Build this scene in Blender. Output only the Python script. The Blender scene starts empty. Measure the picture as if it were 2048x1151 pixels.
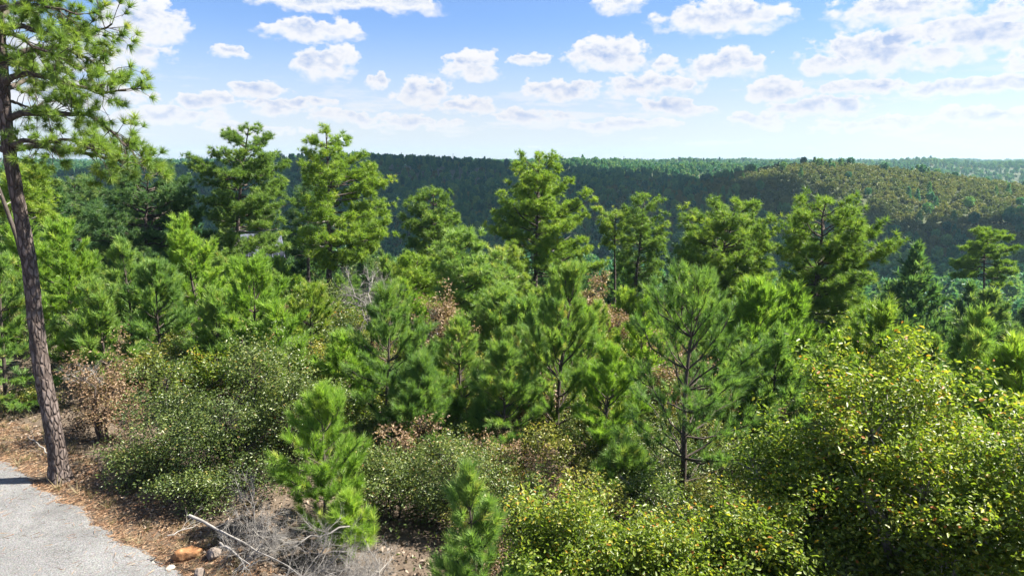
import bpy, math, random
import numpy as np
from mathutils import Vector, Matrix
R_ = math.radians
scene = bpy.context.scene
COL = scene.collection

# ------------------------------------------------------------------ camera
CH, PITCH, FPX = 6.5, R_(10.4), 1384.0
cam_d = bpy.data.cameras.new('camera'); cam = bpy.data.objects.new('camera', cam_d); COL.objects.link(cam)
cam.location = (0, 0, CH); cam.rotation_euler = (math.pi/2 - PITCH, 0, 0)
cam_d.sensor_width = 36; cam_d.lens = FPX/2048*36; cam_d.clip_start = 0.1; cam_d.clip_end = 30000
scene.camera = cam

# ------------------------------------------------------------------ light, exposure
SUN_AZ, SUN_EL = R_(84), R_(49)             # clockwise from the view direction (+Y)
SUN = Vector((math.sin(SUN_AZ)*math.cos(SUN_EL), math.cos(SUN_AZ)*math.cos(SUN_EL), math.sin(SUN_EL)))
sun_d = bpy.data.lights.new('sun', 'SUN'); sun_d.energy = 5.0; sun_d.angle = R_(0.53); sun_d.color = (1.0, 0.93, 0.80)
sun_o = bpy.data.objects.new('sun', sun_d); COL.objects.link(sun_o)
sun_o.rotation_euler = SUN.to_track_quat('Z', 'Y').to_euler(); sun_o.location = (60, 20, 80)
scene.view_settings.view_transform = 'Standard'; scene.view_settings.look = 'None'
scene.view_settings.exposure = 1.9; scene.view_settings.gamma = 1.0
SKY_STRENGTH, CLOUD_STRENGTH = 0.05, 0.272
cy = scene.cycles
cy.max_bounces = 7; cy.diffuse_bounces = 3; cy.glossy_bounces = 2; cy.transmission_bounces = 4; cy.volume_bounces = 0
cy.transparent_max_bounces = 4; cy.use_denoising = True; cy.sample_clamp_indirect = 4.0
cy.caustics_reflective = False; cy.caustics_refractive = False

# ------------------------------------------------------------------ picture <-> place
def pdir(px, py):
    xr, yr = (px-1024)/FPX, -(py-575.5)/FPX
    c, s = math.cos(PITCH), math.sin(PITCH)
    return Vector((xr, c + yr*s, -s + yr*c))
def at(px, py, Y):
    d = pdir(px, py); return Vector((d.x/d.y*Y, Y, CH + d.z/d.y*Y))
def azel(px, py):
    d = pdir(px, py).normalized(); return math.atan2(d.x, d.y), math.asin(d.z)

# ------------------------------------------------------------------ node helpers
class NT:
    def __init__(s, tree): s.t = tree; s.n = tree.nodes; s.l = tree.links
    def new(s, kind, **kw):
        n = s.n.new(kind)
        for k, v in kw.items(): setattr(n, k, v)
        return n
    def put(s, sock, v):
        if hasattr(v, 'links'): s.l.new(v, sock)
        else: sock.default_value = v
    def m(s, op, a, b=None, c=None, clamp=False):
        n = s.n.new('ShaderNodeMath'); n.operation = op; n.use_clamp = clamp
        s.put(n.inputs[0], a)
        if b is not None: s.put(n.inputs[1], b)
        if c is not None: s.put(n.inputs[2], c)
        return n.outputs[0]
    def step(s, v, lo, hi):
        n = s.n.new('ShaderNodeMapRange'); n.interpolation_type = 'SMOOTHSTEP'
        s.put(n.inputs[0], v); n.inputs[1].default_value = lo; n.inputs[2].default_value = hi
        return n.outputs[0]
    def noise(s, vec, scale, detail=4, rough=0.55, dist=0.0):
        n = s.n.new('ShaderNodeTexNoise'); s.put(n.inputs['Vector'], vec)
        n.inputs['Scale'].default_value = scale; n.inputs['Detail'].default_value = detail
        n.inputs['Roughness'].default_value = rough; n.inputs['Distortion'].default_value = dist
        return n.outputs['Fac'], n.outputs['Color']
    def mixc(s, f, a, b, mode='MIX'):
        n = s.n.new('ShaderNodeMix'); n.data_type = 'RGBA'; n.blend_type = mode
        s.put(n.inputs[0], f); s.put(n.inputs[6], a if hasattr(a, 'links') else (*a, 1)); s.put(n.inputs[7], b if hasattr(b, 'links') else (*b, 1))
        return n.outputs[2]
    def ramp(s, f, stops):
        n = s.n.new('ShaderNodeValToRGB'); s.put(n.inputs[0], f); e = n.color_ramp.elements
        while len(e) < len(stops): e.new(0.5)
        for el, (p, c) in zip(e, stops): el.position = p; el.color = (*c, 1)
        return n.outputs[0]

# ------------------------------------------------------------------ sky with clouds
def build_world():
    w = bpy.data.worlds.new('World'); scene.world = w; w.use_nodes = True
    w.node_tree.nodes.clear(); t = NT(w.node_tree)
    try: w.cycles.sampling_method = 'MANUAL'; w.cycles.sample_map_resolution = 512
    except Exception: pass
    sky = t.new('ShaderNodeTexSky', sky_type='NISHITA'); sky.sun_disc = False
    sky.sun_elevation = SUN_EL; sky.sun_rotation = SUN_AZ; sky.altitude = 100; sky.air_density = 1.0; sky.dust_density = 0.6; sky.ozone_density = 3.0
    tc = t.new('ShaderNodeTexCoord'); sep = t.new('ShaderNodeSeparateXYZ'); t.l.new(tc.outputs['Generated'], sep.inputs[0])
    x, y, z = sep.outputs
    az = t.m('ARCTAN2', x, y); el = t.m('ARCSINE', z)
    # ragged outlines: bend the coordinates with noise at two sizes
    def comb(a, b, c=0.0):
        n = t.new('ShaderNodeCombineXYZ'); t.put(n.inputs[0], a); t.put(n.inputs[1], b); t.put(n.inputs[2], c); return n.outputs[0]
    base = comb(az, t.m('MULTIPLY', el, 1.5))
    _, nc = t.noise(base, 17, 5, 0.6); s2 = t.new('ShaderNodeSeparateXYZ'); t.l.new(nc, s2.inputs[0])
    aw = t.m('ADD', az, t.m('MULTIPLY', t.m('SUBTRACT', s2.outputs[0], 0.5), 0.075))
    ew = t.m('ADD', el, t.m('MULTIPLY', t.m('SUBTRACT', s2.outputs[1], 0.5), 0.034))
    fine, _ = t.noise(base, 60, 6, 0.62)
    big, _ = t.noise(base, 26, 3, 0.5)
    # the clouds of the photograph: centre x, y, half width, height above and below
    clouds = [(290, 55, 66, 58, 34), (210, 100, 110, 34, 30), (455, 104, 36, 14, 10), (640, 12, 130, 24, 14), (790, 10, 90, 26, 18),
        (620, 62, 90, 24, 18), (650, 128, 70, 48, 34), (755, 166, 30, 14, 10), (510, 182, 60, 24, 20), (420, 212, 80, 26, 22), (330, 240, 120, 30, 22),
        (610, 205, 70, 18, 16), (560, 215, 90, 20, 16), (950, 140, 60, 40, 24), (1060, 125, 46, 14, 10), (850, 190, 70, 40, 26), (920, 215, 90, 26, 22), (700, 236, 90, 18, 16),
        (1220, 118, 92, 46, 28), (1340, 130, 34, 14, 12), (1445, 140, 88, 34, 22), (1125, 186, 90, 34, 18), (1290, 178, 110, 34, 26), (1240, 8, 46, 26, 20), (1450, 40, 120, 40, 30),
        (1350, 220, 90, 28, 22), (1560, 186, 66, 34, 18), (1640, 215, 100, 26, 20), (1800, 20, 120, 40, 34), (1780, 112, 150, 52, 40), (1655, 132, 46, 26, 18), (1960, 80, 110, 46, 26),
        (2030, 30, 60, 34, 24), (1740, 178, 100, 20, 16), (1950, 178, 130, 24, 16), (1520, 245, 80, 22, 16), (1980, 240, 120, 24, 20), (1750, 250, 140, 18, 16),
        (1060, 236, 100, 22, 18), (820, 252, 110, 18, 16), (1240, 255, 130, 18, 14), (500, 262, 130, 16, 14), (150, 200, 140, 34, 26), (120, 120, 120, 40, 30), (2130, 130, 90, 40, 26), (-100, 60, 130, 44, 30)]
    f, q = None, None
    for (px, py, wx, hu, hd) in clouds:
        a0, e0 = azel(px, py); k = 1.0/FPX
        u = t.m('MULTIPLY', t.m('SUBTRACT', aw, a0), 1/(wx*k*1.10))
        dv = t.m('SUBTRACT', ew, e0)
        v = t.m('MAXIMUM', t.m('MULTIPLY', dv, 1/(hu*k*1.12)), t.m('MULTIPLY', dv, -1/(hd*k*1.12)))
        fi = t.m('SUBTRACT', 1.0, t.m('MULTIPLY_ADD', u, u, t.m('MULTIPLY', v, v)))
        qi = t.m('MULTIPLY', dv, 1/(hu*k))
        if f is None: f, q = fi, qi
        else:
            g = t.m('GREATER_THAN', fi, f)
            q = t.m('MULTIPLY_ADD', g, t.m('SUBTRACT', qi, q), q)
            f = t.m('SMOOTH_MAX', fi, f, 0.25)
    # the same kind of clouds over the rest of the sky
    iz = t.m('DIVIDE', 1.0, t.m('MAXIMUM', z, 0.12))
    gen, _ = t.noise(comb(t.m('MULTIPLY', x, iz), t.m('MULTIPLY', y, iz), 3.1), 1.6, 5, 0.55)
    off = t.m('MAXIMUM', t.step(el, 0.235, 0.30), t.step(t.m('ABSOLUTE', az), 0.68, 0.78))
    fgen = t.m('MULTIPLY', t.m('SUBTRACT', gen, 0.52), 8.0)
    f = t.m('MULTIPLY_ADD', off, t.m('SUBTRACT', fgen, f), f)
    q = t.m('MULTIPLY_ADD', off, t.m('SUBTRACT', 0.6, q), q)
    vo = t.new('ShaderNodeTexVoronoi'); vo.feature = 'SMOOTH_F1'; vo.inputs['Scale'].default_value = 34; vo.inputs['Smoothness'].default_value = 0.35
    vo.inputs['Detail'].default_value = 2.0; wv = t.new('ShaderNodeVectorMath'); wv.operation = 'ADD'; t.l.new(base, wv.inputs[0])
    sc_ = t.new('ShaderNodeVectorMath'); sc_.operation = 'SCALE'; t.l.new(nc, sc_.inputs[0]); sc_.inputs['Scale'].default_value = 0.03; t.l.new(sc_.outputs[0], wv.inputs[1]); t.l.new(wv.outputs[0], vo.inputs['Vector'])
    puff = t.m('SUBTRACT', 0.42, vo.outputs['Distance'])
    fr = t.m('MULTIPLY_ADD', t.m('SUBTRACT', fine, 0.5), 1.45, t.m('MULTIPLY_ADD', puff, 0.75, f))
    fr = t.m('MULTIPLY', t.m('ADD', fr, 0.12), t.m('MULTIPLY_ADD', t.step(q, -0.3, 0.6), 1.5, 0.9))
    dens = t.step(fr, -0.30, 0.75)
    # thin veils low over the horizon
    low, _ = t.noise(comb(t.m('MULTIPLY', az, 5.0), t.m('MULTIPLY', el, 30.0), 7.0), 1.9, 6, 0.62)
    lowm = t.m('MULTIPLY', t.step(low, 0.40, 0.66), t.m('SUBTRACT', 1.0, t.step(el, 0.05, 0.17)))
    veil = t.m('MULTIPLY', t.m('SUBTRACT', 1.0, t.step(el, 0.0, 0.20)), 0.66)
    dens = t.m('MAXIMUM', dens, t.m('MAXIMUM', t.m('MULTIPLY', lowm, 0.85), veil))
    dens = t.m('MULTIPLY', dens, t.step(el, -0.03, 0.0))
    # cloud tone: white crowns, blue-grey undersides in the thick middle
    thick = t.step(fr, 0.4, 2.0)
    under = t.m('SUBTRACT', 1.0, t.step(t.m('ADD', q, t.m('MULTIPLY_ADD', puff, 1.6, t.m('MULTIPLY', t.m('SUBTRACT', big, 0.5), 2.4))), -0.55, 0.55))
    grey = t.m('MULTIPLY', thick, t.m('MULTIPLY_ADD', under, 0.9, 0.04), clamp=True)
    grey = t.m('MULTIPLY', grey, t.step(el, -0.01, 0.10))
    cc = t.mixc(grey, (0.99, 0.985, 1.0), (0.40, 0.54, 0.84))
    skyc = t.mixc(1.0, sky.outputs[0], (0.66, 0.77, 1.0), 'MULTIPLY')
    b1 = t.new('ShaderNodeBackground'); t.l.new(skyc, b1.inputs[0]); b1.inputs[1].default_value = SKY_STRENGTH
    b2 = t.new('ShaderNodeBackground'); t.l.new(cc, b2.inputs[0]); b2.inputs[1].default_value = CLOUD_STRENGTH
    mx = t.new('ShaderNodeMixShader'); t.l.new(dens, mx.inputs[0]); t.l.new(b1.outputs[0], mx.inputs[1]); t.l.new(b2.outputs[0], mx.inputs[2])
    out = t.new('ShaderNodeOutputWorld'); t.l.new(mx.outputs[0], out.inputs[0])
build_world()

# ------------------------------------------------------------------ materials
def mat(name):
    m = bpy.data.materials.new(name); m.use_nodes = True; m.node_tree.nodes.clear(); return m, NT(m.node_tree)
def leaf_mat(name, stops, trans=0.45, tcol=(1.2, 1.3, 0.6), rough=0.45, spec=0.35, objvar=0.25, gain=1.75):
    m, t = mat(name)
    a = t.new('ShaderNodeAttribute', attribute_name='rnd'); oi = t.new('ShaderNodeObjectInfo')
    f = t.m('ADD', a.outputs['Fac'], t.m('MULTIPLY', t.m('SUBTRACT', oi.outputs['Random'], 0.5), objvar), clamp=True)
    c = t.ramp(f, [(q, tuple(min(0.75, v*gain*0.98) for v in k)) for q, k in stops])
    p = t.new('ShaderNodeBsdfPrincipled'); t.l.new(c, p.inputs['Base Color']); p.inputs['Roughness'].default_value = rough
    p.inputs['Specular IOR Level'].default_value = spec
    tr = t.new('ShaderNodeBsdfTranslucent'); t.l.new(t.mixc(1.0, c, tcol, 'MULTIPLY'), tr.inputs[0])
    mx = t.new('ShaderNodeMixShader'); mx.inputs[0].default_value = trans
    t.l.new(p.outputs[0], mx.inputs[1]); t.l.new(tr.outputs[0], mx.inputs[2])
    o = t.new('ShaderNodeOutputMaterial'); t.l.new(mx.outputs[0], o.inputs[0]); return m
def rough_mat(name, stops, scale, stretch=(1, 1, 1), bump=0.3, bscale=None, detail=6, rough=0.9, vor=None, coord='Object', spec=0.2):
    m, t = mat(name)
    tc = t.new('ShaderNodeTexCoord'); mp = t.new('ShaderNodeMapping'); t.l.new(tc.outputs[coord], mp.inputs[0]); mp.inputs['Scale'].default_value = stretch
    n, _ = t.noise(mp.outputs[0], scale, detail, 0.6); h = n
    if vor:
        v = t.new('ShaderNodeTexVoronoi'); v.feature = 'DISTANCE_TO_EDGE'; v.inputs['Scale'].default_value = vor
        t.l.new(mp.outputs[0], v.inputs['Vector']); cr = t.step(v.outputs[0], 0.0, 0.22)
        n = t.m('MULTIPLY', t.m('MULTIPLY_ADD', cr, 0.45, 0.55), n); n = t.m('MULTIPLY', n, 1.25); h = t.m('ADD', cr, t.m('MULTIPLY', h, 0.6))
    elif bscale: h, _ = t.noise(mp.outputs[0], bscale, 4, 0.6)
    c = t.ramp(n, stops)
    p = t.new('ShaderNodeBsdfPrincipled'); t.l.new(c, p.inputs['Base Color']); p.inputs['Roughness'].default_value = rough; p.inputs['Specular IOR Level'].default_value = spec
    b = t.new('ShaderNodeBump'); b.inputs['Strength'].default_value = bump; b.inputs['Distance'].default_value = 0.03; t.l.new(h, b.inputs['Height']); t.l.new(b.outputs[0], p.inputs['Normal'])
    o = t.new('ShaderNodeOutputMaterial'); t.l.new(p.outputs[0], o.inputs[0]); return m
M = {}
M['pine'] = leaf_mat('pine_needles', [(0, (0.040, 0.075, 0.018)), (0.45, (0.085, 0.135, 0.028)), (0.8, (0.15, 0.19, 0.035)), (1, (0.22, 0.21, 0.07))], gain=2.0)
M['pine_gold'] = leaf_mat('pine_needles_gold', [(0, (0.045, 0.085, 0.014)), (0.45, (0.105, 0.16, 0.024)), (0.8, (0.17, 0.21, 0.035)), (1, (0.24, 0.22, 0.07))], gain=2.0)
M['young'] = leaf_mat('young_needles', [(0, (0.045, 0.090, 0.030)), (0.4, (0.088, 0.150, 0.042)), (0.8, (0.15, 0.21, 0.050)), (1, (0.23, 0.22, 0.08))], gain=1.85)
M['lime'] = leaf_mat('sapling_needles', [(0, (0.060, 0.11, 0.022)), (0.4, (0.12, 0.20, 0.035)), (0.8, (0.19, 0.26, 0.045)), (1, (0.26, 0.28, 0.07))])
M['cedar'] = leaf_mat('dark_needles', [(0, (0.020, 0.045, 0.018)), (0.5, (0.042, 0.075, 0.026)), (0.85, (0.095, 0.12, 0.035)), (1, (0.13, 0.13, 0.05))], trans=0.45, gain=2.7)
M['oak'] = leaf_mat('oak_leaves', [(0, (0.040, 0.065, 0.012)), (0.35, (0.085, 0.13, 0.018)), (0.65, (0.16, 0.20, 0.026)), (0.86, (0.28, 0.25, 0.035)), (0.95, (0.30, 0.14, 0.03)), (1, (0.26, 0.085, 0.025))], trans=0.5, rough=0.40, spec=0.45, objvar=0.1, gain=1.5)
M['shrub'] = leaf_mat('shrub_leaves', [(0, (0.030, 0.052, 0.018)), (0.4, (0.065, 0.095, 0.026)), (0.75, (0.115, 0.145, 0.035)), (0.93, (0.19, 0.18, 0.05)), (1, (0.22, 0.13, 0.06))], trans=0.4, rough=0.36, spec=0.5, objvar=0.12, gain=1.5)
M['gold'] = leaf_mat('yellowing_leaves', [(0, (0.055, 0.075, 0.018)), (0.35, (0.10, 0.115, 0.026)), (0.7, (0.18, 0.17, 0.036)), (1, (0.23, 0.15, 0.05))], trans=0.4, rough=0.35, spec=0.5, objvar=0.1)
M['russet'] = leaf_mat('russet_leaves', [(0, (0.07, 0.045, 0.028)), (0.4, (0.14, 0.092, 0.06)), (0.75, (0.20, 0.145, 0.095)), (1, (0.11, 0.125, 0.04))], trans=0.35, rough=0.5, objvar=0.15)
M['far_pine'] = leaf_mat('far_pine_needles', [(0, (0.018, 0.068, 0.044)), (0.5, (0.044, 0.115, 0.052)), (1, (0.11, 0.16, 0.050))], trans=0.35, objvar=0.8, gain=2.1)
M['valley'] = leaf_mat('valley_needles', [(0, (0.026, 0.060, 0.026)), (0.5, (0.055, 0.105, 0.040)), (1, (0.12, 0.16, 0.05))], objvar=0.5)
M['far_oak'] = leaf_mat('far_oak_leaves', [(0, (0.040, 0.068, 0.024)), (0.35, (0.080, 0.10, 0.030)), (0.7, (0.125, 0.13, 0.042)), (1, (0.155, 0.13, 0.05))], trans=0.3, objvar=0.5)
M['bark'] = rough_mat('pine_bark', [(0.0, (0.030, 0.022, 0.020)), (0.4, (0.075, 0.058, 0.052)), (0.75, (0.165, 0.135, 0.125)), (1, (0.26, 0.225, 0.21))], 11, (1, 1, 0.36), 1.0, vor=13)
M['limb'] = rough_mat('limb_bark', [(0.25, (0.032, 0.025, 0.022)), (0.75, (0.115, 0.095, 0.083))], 14, (1, 1, 0.5), 0.6)
M['dead'] = rough_mat('dead_wood', [(0.25, (0.13, 0.12, 0.11)), (0.75, (0.33, 0.315, 0.30))], 12, (1, 1, 0.4), 0.4)
M['darkwood'] = rough_mat('dark_wood', [(0.25, (0.028, 0.022, 0.018)), (0.75, (0.085, 0.07, 0.058))], 12, (1, 1, 0.5), 0.5)

# ------------------------------------------------------------------ mesh helpers
def to_mesh(name, V, F, material, rnd=None, smooth=False):
    V = np.asarray(V, np.float32); F = np.asarray(F, np.int32); k = F.shape[1]
    me = bpy.data.meshes.new(name); me.vertices.add(len(V)); me.vertices.foreach_set('co', V.ravel())
    me.loops.add(F.size); me.loops.foreach_set('vertex_index', F.ravel())
    me.polygons.add(len(F)); me.polygons.foreach_set('loop_start', np.arange(0, F.size, k, dtype=np.int32))
    if smooth: me.polygons.foreach_set('use_smooth', np.ones(len(F), bool))
    if rnd is not None:
        a = me.attributes.new('rnd', 'FLOAT', 'POINT'); a.data.foreach_set('value', np.asarray(rnd, np.float32))
    me.update(calc_edges=True); me.materials.append(material); return me
def link(name, data, parent=None, loc=None):
    o = bpy.data.objects.new(name, data); COL.objects.link(o)
    if parent: o.parent = parent
    if loc is not None: o.location = loc
    return o
def tag(o, label, cat, group=None):
    o['label'] = label; o['category'] = cat
    if group: o['group'] = group
    return o
def thing(name, loc, label, cat, group=None, rz=0.0):
    o = link(name, None, None, loc); o.rotation_euler = (0, 0, rz); o.empty_display_size = 0.3
    return tag(o, label, cat, group)
def copy_tree(o, loc, rz=0.0, sc=1.0, label=None, group=None):
    c = o.copy(); COL.objects.link(c); c.location = loc; c.rotation_euler = (0, 0, rz); c.scale = (sc, sc, sc)
    if label: c['label'] = label
    if group: c['group'] = group
    for ch in o.children:
        d = ch.copy(); COL.objects.link(d); d.parent = c
    return c
class Wood:
    """collects tapering tubes into one quad mesh"""
    def __init__(s): s.V, s.F, s.n = [], [], 0
    def tube(s, P, Rr, k=5, rng=None, rough=0.0):
        P = np.asarray(P, float); n = len(P)
        T = np.gradient(P, axis=0); T /= np.linalg.norm(T, axis=1)[:, None] + 1e-9
        ref = np.array([0, 0, 1.0]) if abs(T[0, 2]) < 0.8 else np.array([1.0, 0, 0])
        A = np.cross(T, ref); A /= np.linalg.norm(A, axis=1)[:, None] + 1e-9; B = np.cross(T, A)
        th = np.arange(k)*2*math.pi/k; Rr = np.asarray(Rr, float)[:, None]
        if rough and rng is not None: Rr = Rr*(1 + rng.normal(0, rough, (n, k)))
        V = P[:, None] + (Rr*np.cos(th))[..., None]*A[:, None] + (Rr*np.sin(th))[..., None]*B[:, None]
        i = np.arange(n-1)[:, None]*k; j = np.arange(k)[None]; j2 = (j+1) % k
        F = np.stack([i+j, i+j2, i+k+j2, i+k+j], -1).reshape(-1, 4) + s.n
        s.V.append(V.reshape(-1, 3)); s.F.append(F); s.n += n*k
    def mesh(s, name, m, smooth=True): return to_mesh(name, np.concatenate(s.V), np.concatenate(s.F), m, None, smooth)
def norm(v): return v/(np.linalg.norm(v, axis=-1, keepdims=True) + 1e-9)
def bases(D, rng, up=0.0):
    D = norm(D); n = len(D); r = norm(rng.normal(size=(n, 3))) + np.array([0.25, 0, 1.0])*up; X = norm(np.cross(r, D)); Y = np.cross(D, X)
    return np.stack([X, Y, D], -1)            # columns: x, y, axis
def stamp(tmplV, tmplF, P, D, S, rng, rnd, vr=0.10, up=0.0):
    """place a template (its +Z along D) at every P; returns verts, faces, rnd"""
    n, v = len(P), len(tmplV); B = bases(D, rng, up)
    V = np.einsum('nij,vj->nvi', B, tmplV)*np.asarray(S)[:, None, None] + P[:, None]
    F = tmplF[None] + (np.arange(n)*v)[:, None, None]
    rr = np.repeat(rnd, v) + np.repeat(rng.normal(0, vr, n*len(tmplF)), v//len(tmplF)) if v % len(tmplF) == 0 else np.repeat(rnd, v)
    return V.reshape(-1, 3), F.reshape(-1, F.shape[-1]), rr
def tuft_t(n, w, spread, seed):
    """needle burst: thin triangles, unit length, along +Z"""
    r = np.random.default_rng(seed); D = norm(np.stack([r.normal(0, spread, n), r.normal(0, spread, n), r.uniform(0.15, 1.0, n)], -1))
    L = r.uniform(0.75, 1.05, n)[:, None]; side = norm(np.cross(D, r.normal(size=(n, 3))))*w
    o = np.stack([np.zeros(n), np.zeros(n), r.uniform(-0.15, 0.2, n)], -1)
    bend = np.array([0, 0, -0.08])
    V = np.stack([o - side/2, o + side/2, o + D*L + bend], 1).reshape(-1, 3)
    return V, np.arange(3*n).reshape(-1, 3)
def plume_t(n, w, seed, ang=0.75):
    """bottle-brush shoot along +Z, length about 1"""
    r = np.random.default_rng(seed); h = r.uniform(-0.05, 0.62, n); a = r.uniform(0, 2*math.pi, n); g = ang*r.uniform(0.5, 1.2, n)*(1 - 0.45*np.clip(h, 0, 1))
    D = np.stack([np.sin(g)*np.cos(a), np.sin(g)*np.sin(a), np.cos(g)], -1); L = r.uniform(0.5, 0.68, n)[:, None]
    side = norm(np.cross(D, r.normal(size=(n, 3))))*w; o = np.stack([0*h, 0*h, h], -1)
    V = np.stack([o - side/2, o + side/2, o + D*L], 1).reshape(-1, 3)
    return V, np.arange(3*n).reshape(-1, 3)
LEAF_V = np.array([(0, 0, 0), (0.17, 0.09, 0.36), (0.27, 0.13, 0.70), (0, -0.06, 1.0), (-0.27, 0.13, 0.70), (-0.17, 0.09, 0.36)])
LEAF_F = np.array([(0, 1, 2, 3), (0, 3, 4, 5)])

# ------------------------------------------------------------------ terrain
def sstep(a, b, x): t = np.clip((x-a)/(b-a), 0, 1); return t*t*(3-2*t)
def road_s(x, y): return (x+5.2)*0.587 + (y-10)*0.81      # distance beyond the road's forest edge
def height(x, y):
    x = np.asarray(x, float); y = np.asarray(y, float); s = road_s(x, y)
    z = -0.05*np.clip(s-1.0, 0, 9) - 0.27*np.log1p(np.exp((np.clip(s, -60, 900)-11)/3.0))*3.0
    z = np.where(z < -24, -24 - 10*np.tanh((-24-z)/10), z)
    r = np.hypot(x, y); back = sstep(60, 260, s)
    ridge = 30.0*sstep(210, 720 + 60*np.sin(x/170.0), y + 0.25*np.abs(x)*(x < 0) - 0.9*np.clip(x-120, 0, 400))
    z = z + ridge*back
    z = z + back*33.5*np.exp(-np.abs((x-218)/106)**2.2 - ((y-395)/105)**2)*(1-0.55*sstep(560, 800, y))
    z = z + back*3.2*(np.sin(x/61+0.4)*np.cos(y/77+1.0) + 0.6*np.sin(x/29-y/41)) + 7*np.exp(-((x+160)/110)**2-((y-690)/120)**2)
    z = z + 0.10*(np.sin(x*1.3+0.7*y)*np.sin(y*0.9-0.5*x))*np.clip((s-0.6)/3, 0, 1)
    # a low bank of earth beside the big roadside pine
    z = z + 0.35*np.exp(-((x+10.2)/1.3)**2-((y-17.5)/0.9)**2)
    return z
def hz(x, y): return float(height(x, y))
def build_ground():
    na, rr = 300, np.concatenate([np.linspace(0.5, 26, 110), np.geomspace(26.8, 9000, 150)])
    # finer where the camera looks
    u = np.linspace(-1, 1, na, endpoint=False); th = math.pi*(0.45*u + 0.55*u**3) 
    X = np.outer(rr, np.sin(th)); Y = np.outer(rr, np.cos(th)); Z = height(X, Y) - 0.03*(road_s(X, Y) < 0.2)
    g = np.random.default_rng(5); s = road_s(X, Y); Z = Z + g.normal(0, 0.018, Z.shape)*(s > 0.3)*(rr[:, None] < 26)
    V = np.stack([X, Y, Z], -1).reshape(-1, 3); n = len(rr)
    i = np.arange(n-1)[:, None]*na; j = np.arange(na)[None]; j2 = (j+1) % na
    F = np.stack([i+j, i+j2, i+na+j2, i+na+j], -1).reshape(-1, 4)
    m, t = mat('forest_floor'); tc = t.new('ShaderNodeTexCoord')
    n1, _ = t.noise(tc.outputs['Object'], 0.6, 6, 0.65); n2, _ = t.noise(tc.outputs['Object'], 9, 6, 0.7); n3, _ = t.noise(tc.outputs['Object'], 45, 4, 0.7)
    c = t.ramp(t.m('MULTIPLY_ADD', n2, 0.6, t.m('MULTIPLY', n1, 0.4)), [(0.3, (0.05, 0.038, 0.028)), (0.5, (0.11, 0.082, 0.06)), (0.68, (0.20, 0.155, 0.115))])
    c = t.mixc(t.m('MULTIPLY', n3, 0.7), c, (0.055, 0.042, 0.030))
    sp = t.new('ShaderNodeSeparateXYZ'); t.l.new(tc.outputs['Object'], sp.inputs[0]); c = t.mixc(t.step(sp.outputs[1], 14.0, 45.0), c, (0.045, 0.062, 0.022))
    p = t.new('ShaderNodeBsdfPrincipled'); t.l.new(c, p.inputs['Base Color']); p.inputs['Roughness'].default_value = 0.95
    b = t.new('ShaderNodeBump'); b.inputs['Strength'].default_value = 0.8; b.inputs['Distance'].default_value = 0.05; t.l.new(n2, b.inputs['Height']); t.l.new(b.outputs[0], p.inputs['Normal'])
    o = t.new('ShaderNodeOutputMaterial'); t.l.new(p.outputs[0], o.inputs[0])
    g = link('ground', to_mesh('ground', V, F[:, ::-1], m, None, True)); g['kind'] = 'structure'
build_ground()
def build_road():
    rng = np.random.default_rng(8); d = np.array([-0.81, 0.587]); nn = np.array([0.587, 0.81]); e = np.array([-5.2, 10.0])
    L = np.linspace(-60, 80, 900); W = np.concatenate([np.linspace(-6.4, -1, 8), np.linspace(-0.8, 0, 8)])
    edge = 0.05*np.sin(L*2.1) + 0.04*np.sin(L*5.3+1) + rng.normal(0, 0.025, len(L))
    P = e + L[:, None, None]*d + (W[None, :, None] + (edge[:, None]*(W[None] > -0.5))[..., None])*nn
    crown = 0.012 + 0.03*np.clip(-W, 0, 1.2)[None] - 0.05*(W[None] == W[-1])
    V = np.concatenate([P, np.broadcast_to(crown[..., None], P.shape[:2] + (1,))], -1); k = len(W)
    i = np.arange(len(L)-1)[:, None]*k; j = np.arange(k-1)[None]
    F = np.stack([i+j, i+j+1, i+k+j+1, i+k+j], -1).reshape(-1, 4)
    m, t = mat('chip_seal'); tc = t.new('ShaderNodeTexCoord')
    n1, _ = t.noise(tc.outputs['Object'], 0.9, 5, 0.6); n2, _ = t.noise(tc.outputs['Object'], 42, 3, 0.75); 
    v = t.new('ShaderNodeTexVoronoi'); v.inputs['Scale'].default_value = 55; t.l.new(tc.outputs['Object'], v.inputs['Vector'])
    c = t.ramp(t.m('MULTIPLY_ADD', n2, 0.75, t.m('MULTIPLY', n1, 0.25)), [(0.33, (0.04, 0.041, 0.046)), (0.47, (0.10, 0.103, 0.115)), (0.62, (0.18, 0.184, 0.20))])
    c = t.mixc(0.35, c, v.outputs['Color'], 'OVERLAY')
    st, _ = t.noise(tc.outputs['Object'], 0.55, 5, 0.7, 1.5); c = t.mixc(t.m('MULTIPLY', t.step(st, 0.48, 0.72), 0.55), c, (0.055, 0.05, 0.048))
    hsv = t.new('ShaderNodeHueSaturation'); hsv.inputs['Saturation'].default_value = 0.25; t.l.new(c, hsv.inputs['Color'])
    p = t.new('ShaderNodeBsdfPrincipled'); t.l.new(hsv.outputs[0], p.inputs['Base Color']); p.inputs['Roughness'].default_value = 0.85
    b = t.new('ShaderNodeBump'); b.inputs['Strength'].default_value = 0.9; b.inputs['Distance'].default_value = 0.015; t.l.new(n2, b.inputs['Height']); t.l.new(b.outputs[0], p.inputs['Normal'])
    o = t.new('ShaderNodeOutputMaterial'); t.l.new(p.outputs[0], o.inputs[0])
    r = link('road', to_mesh('road', V.reshape(-1, 3), F, m, None, True)); r['kind'] = 'structure'
build_road()

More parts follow.
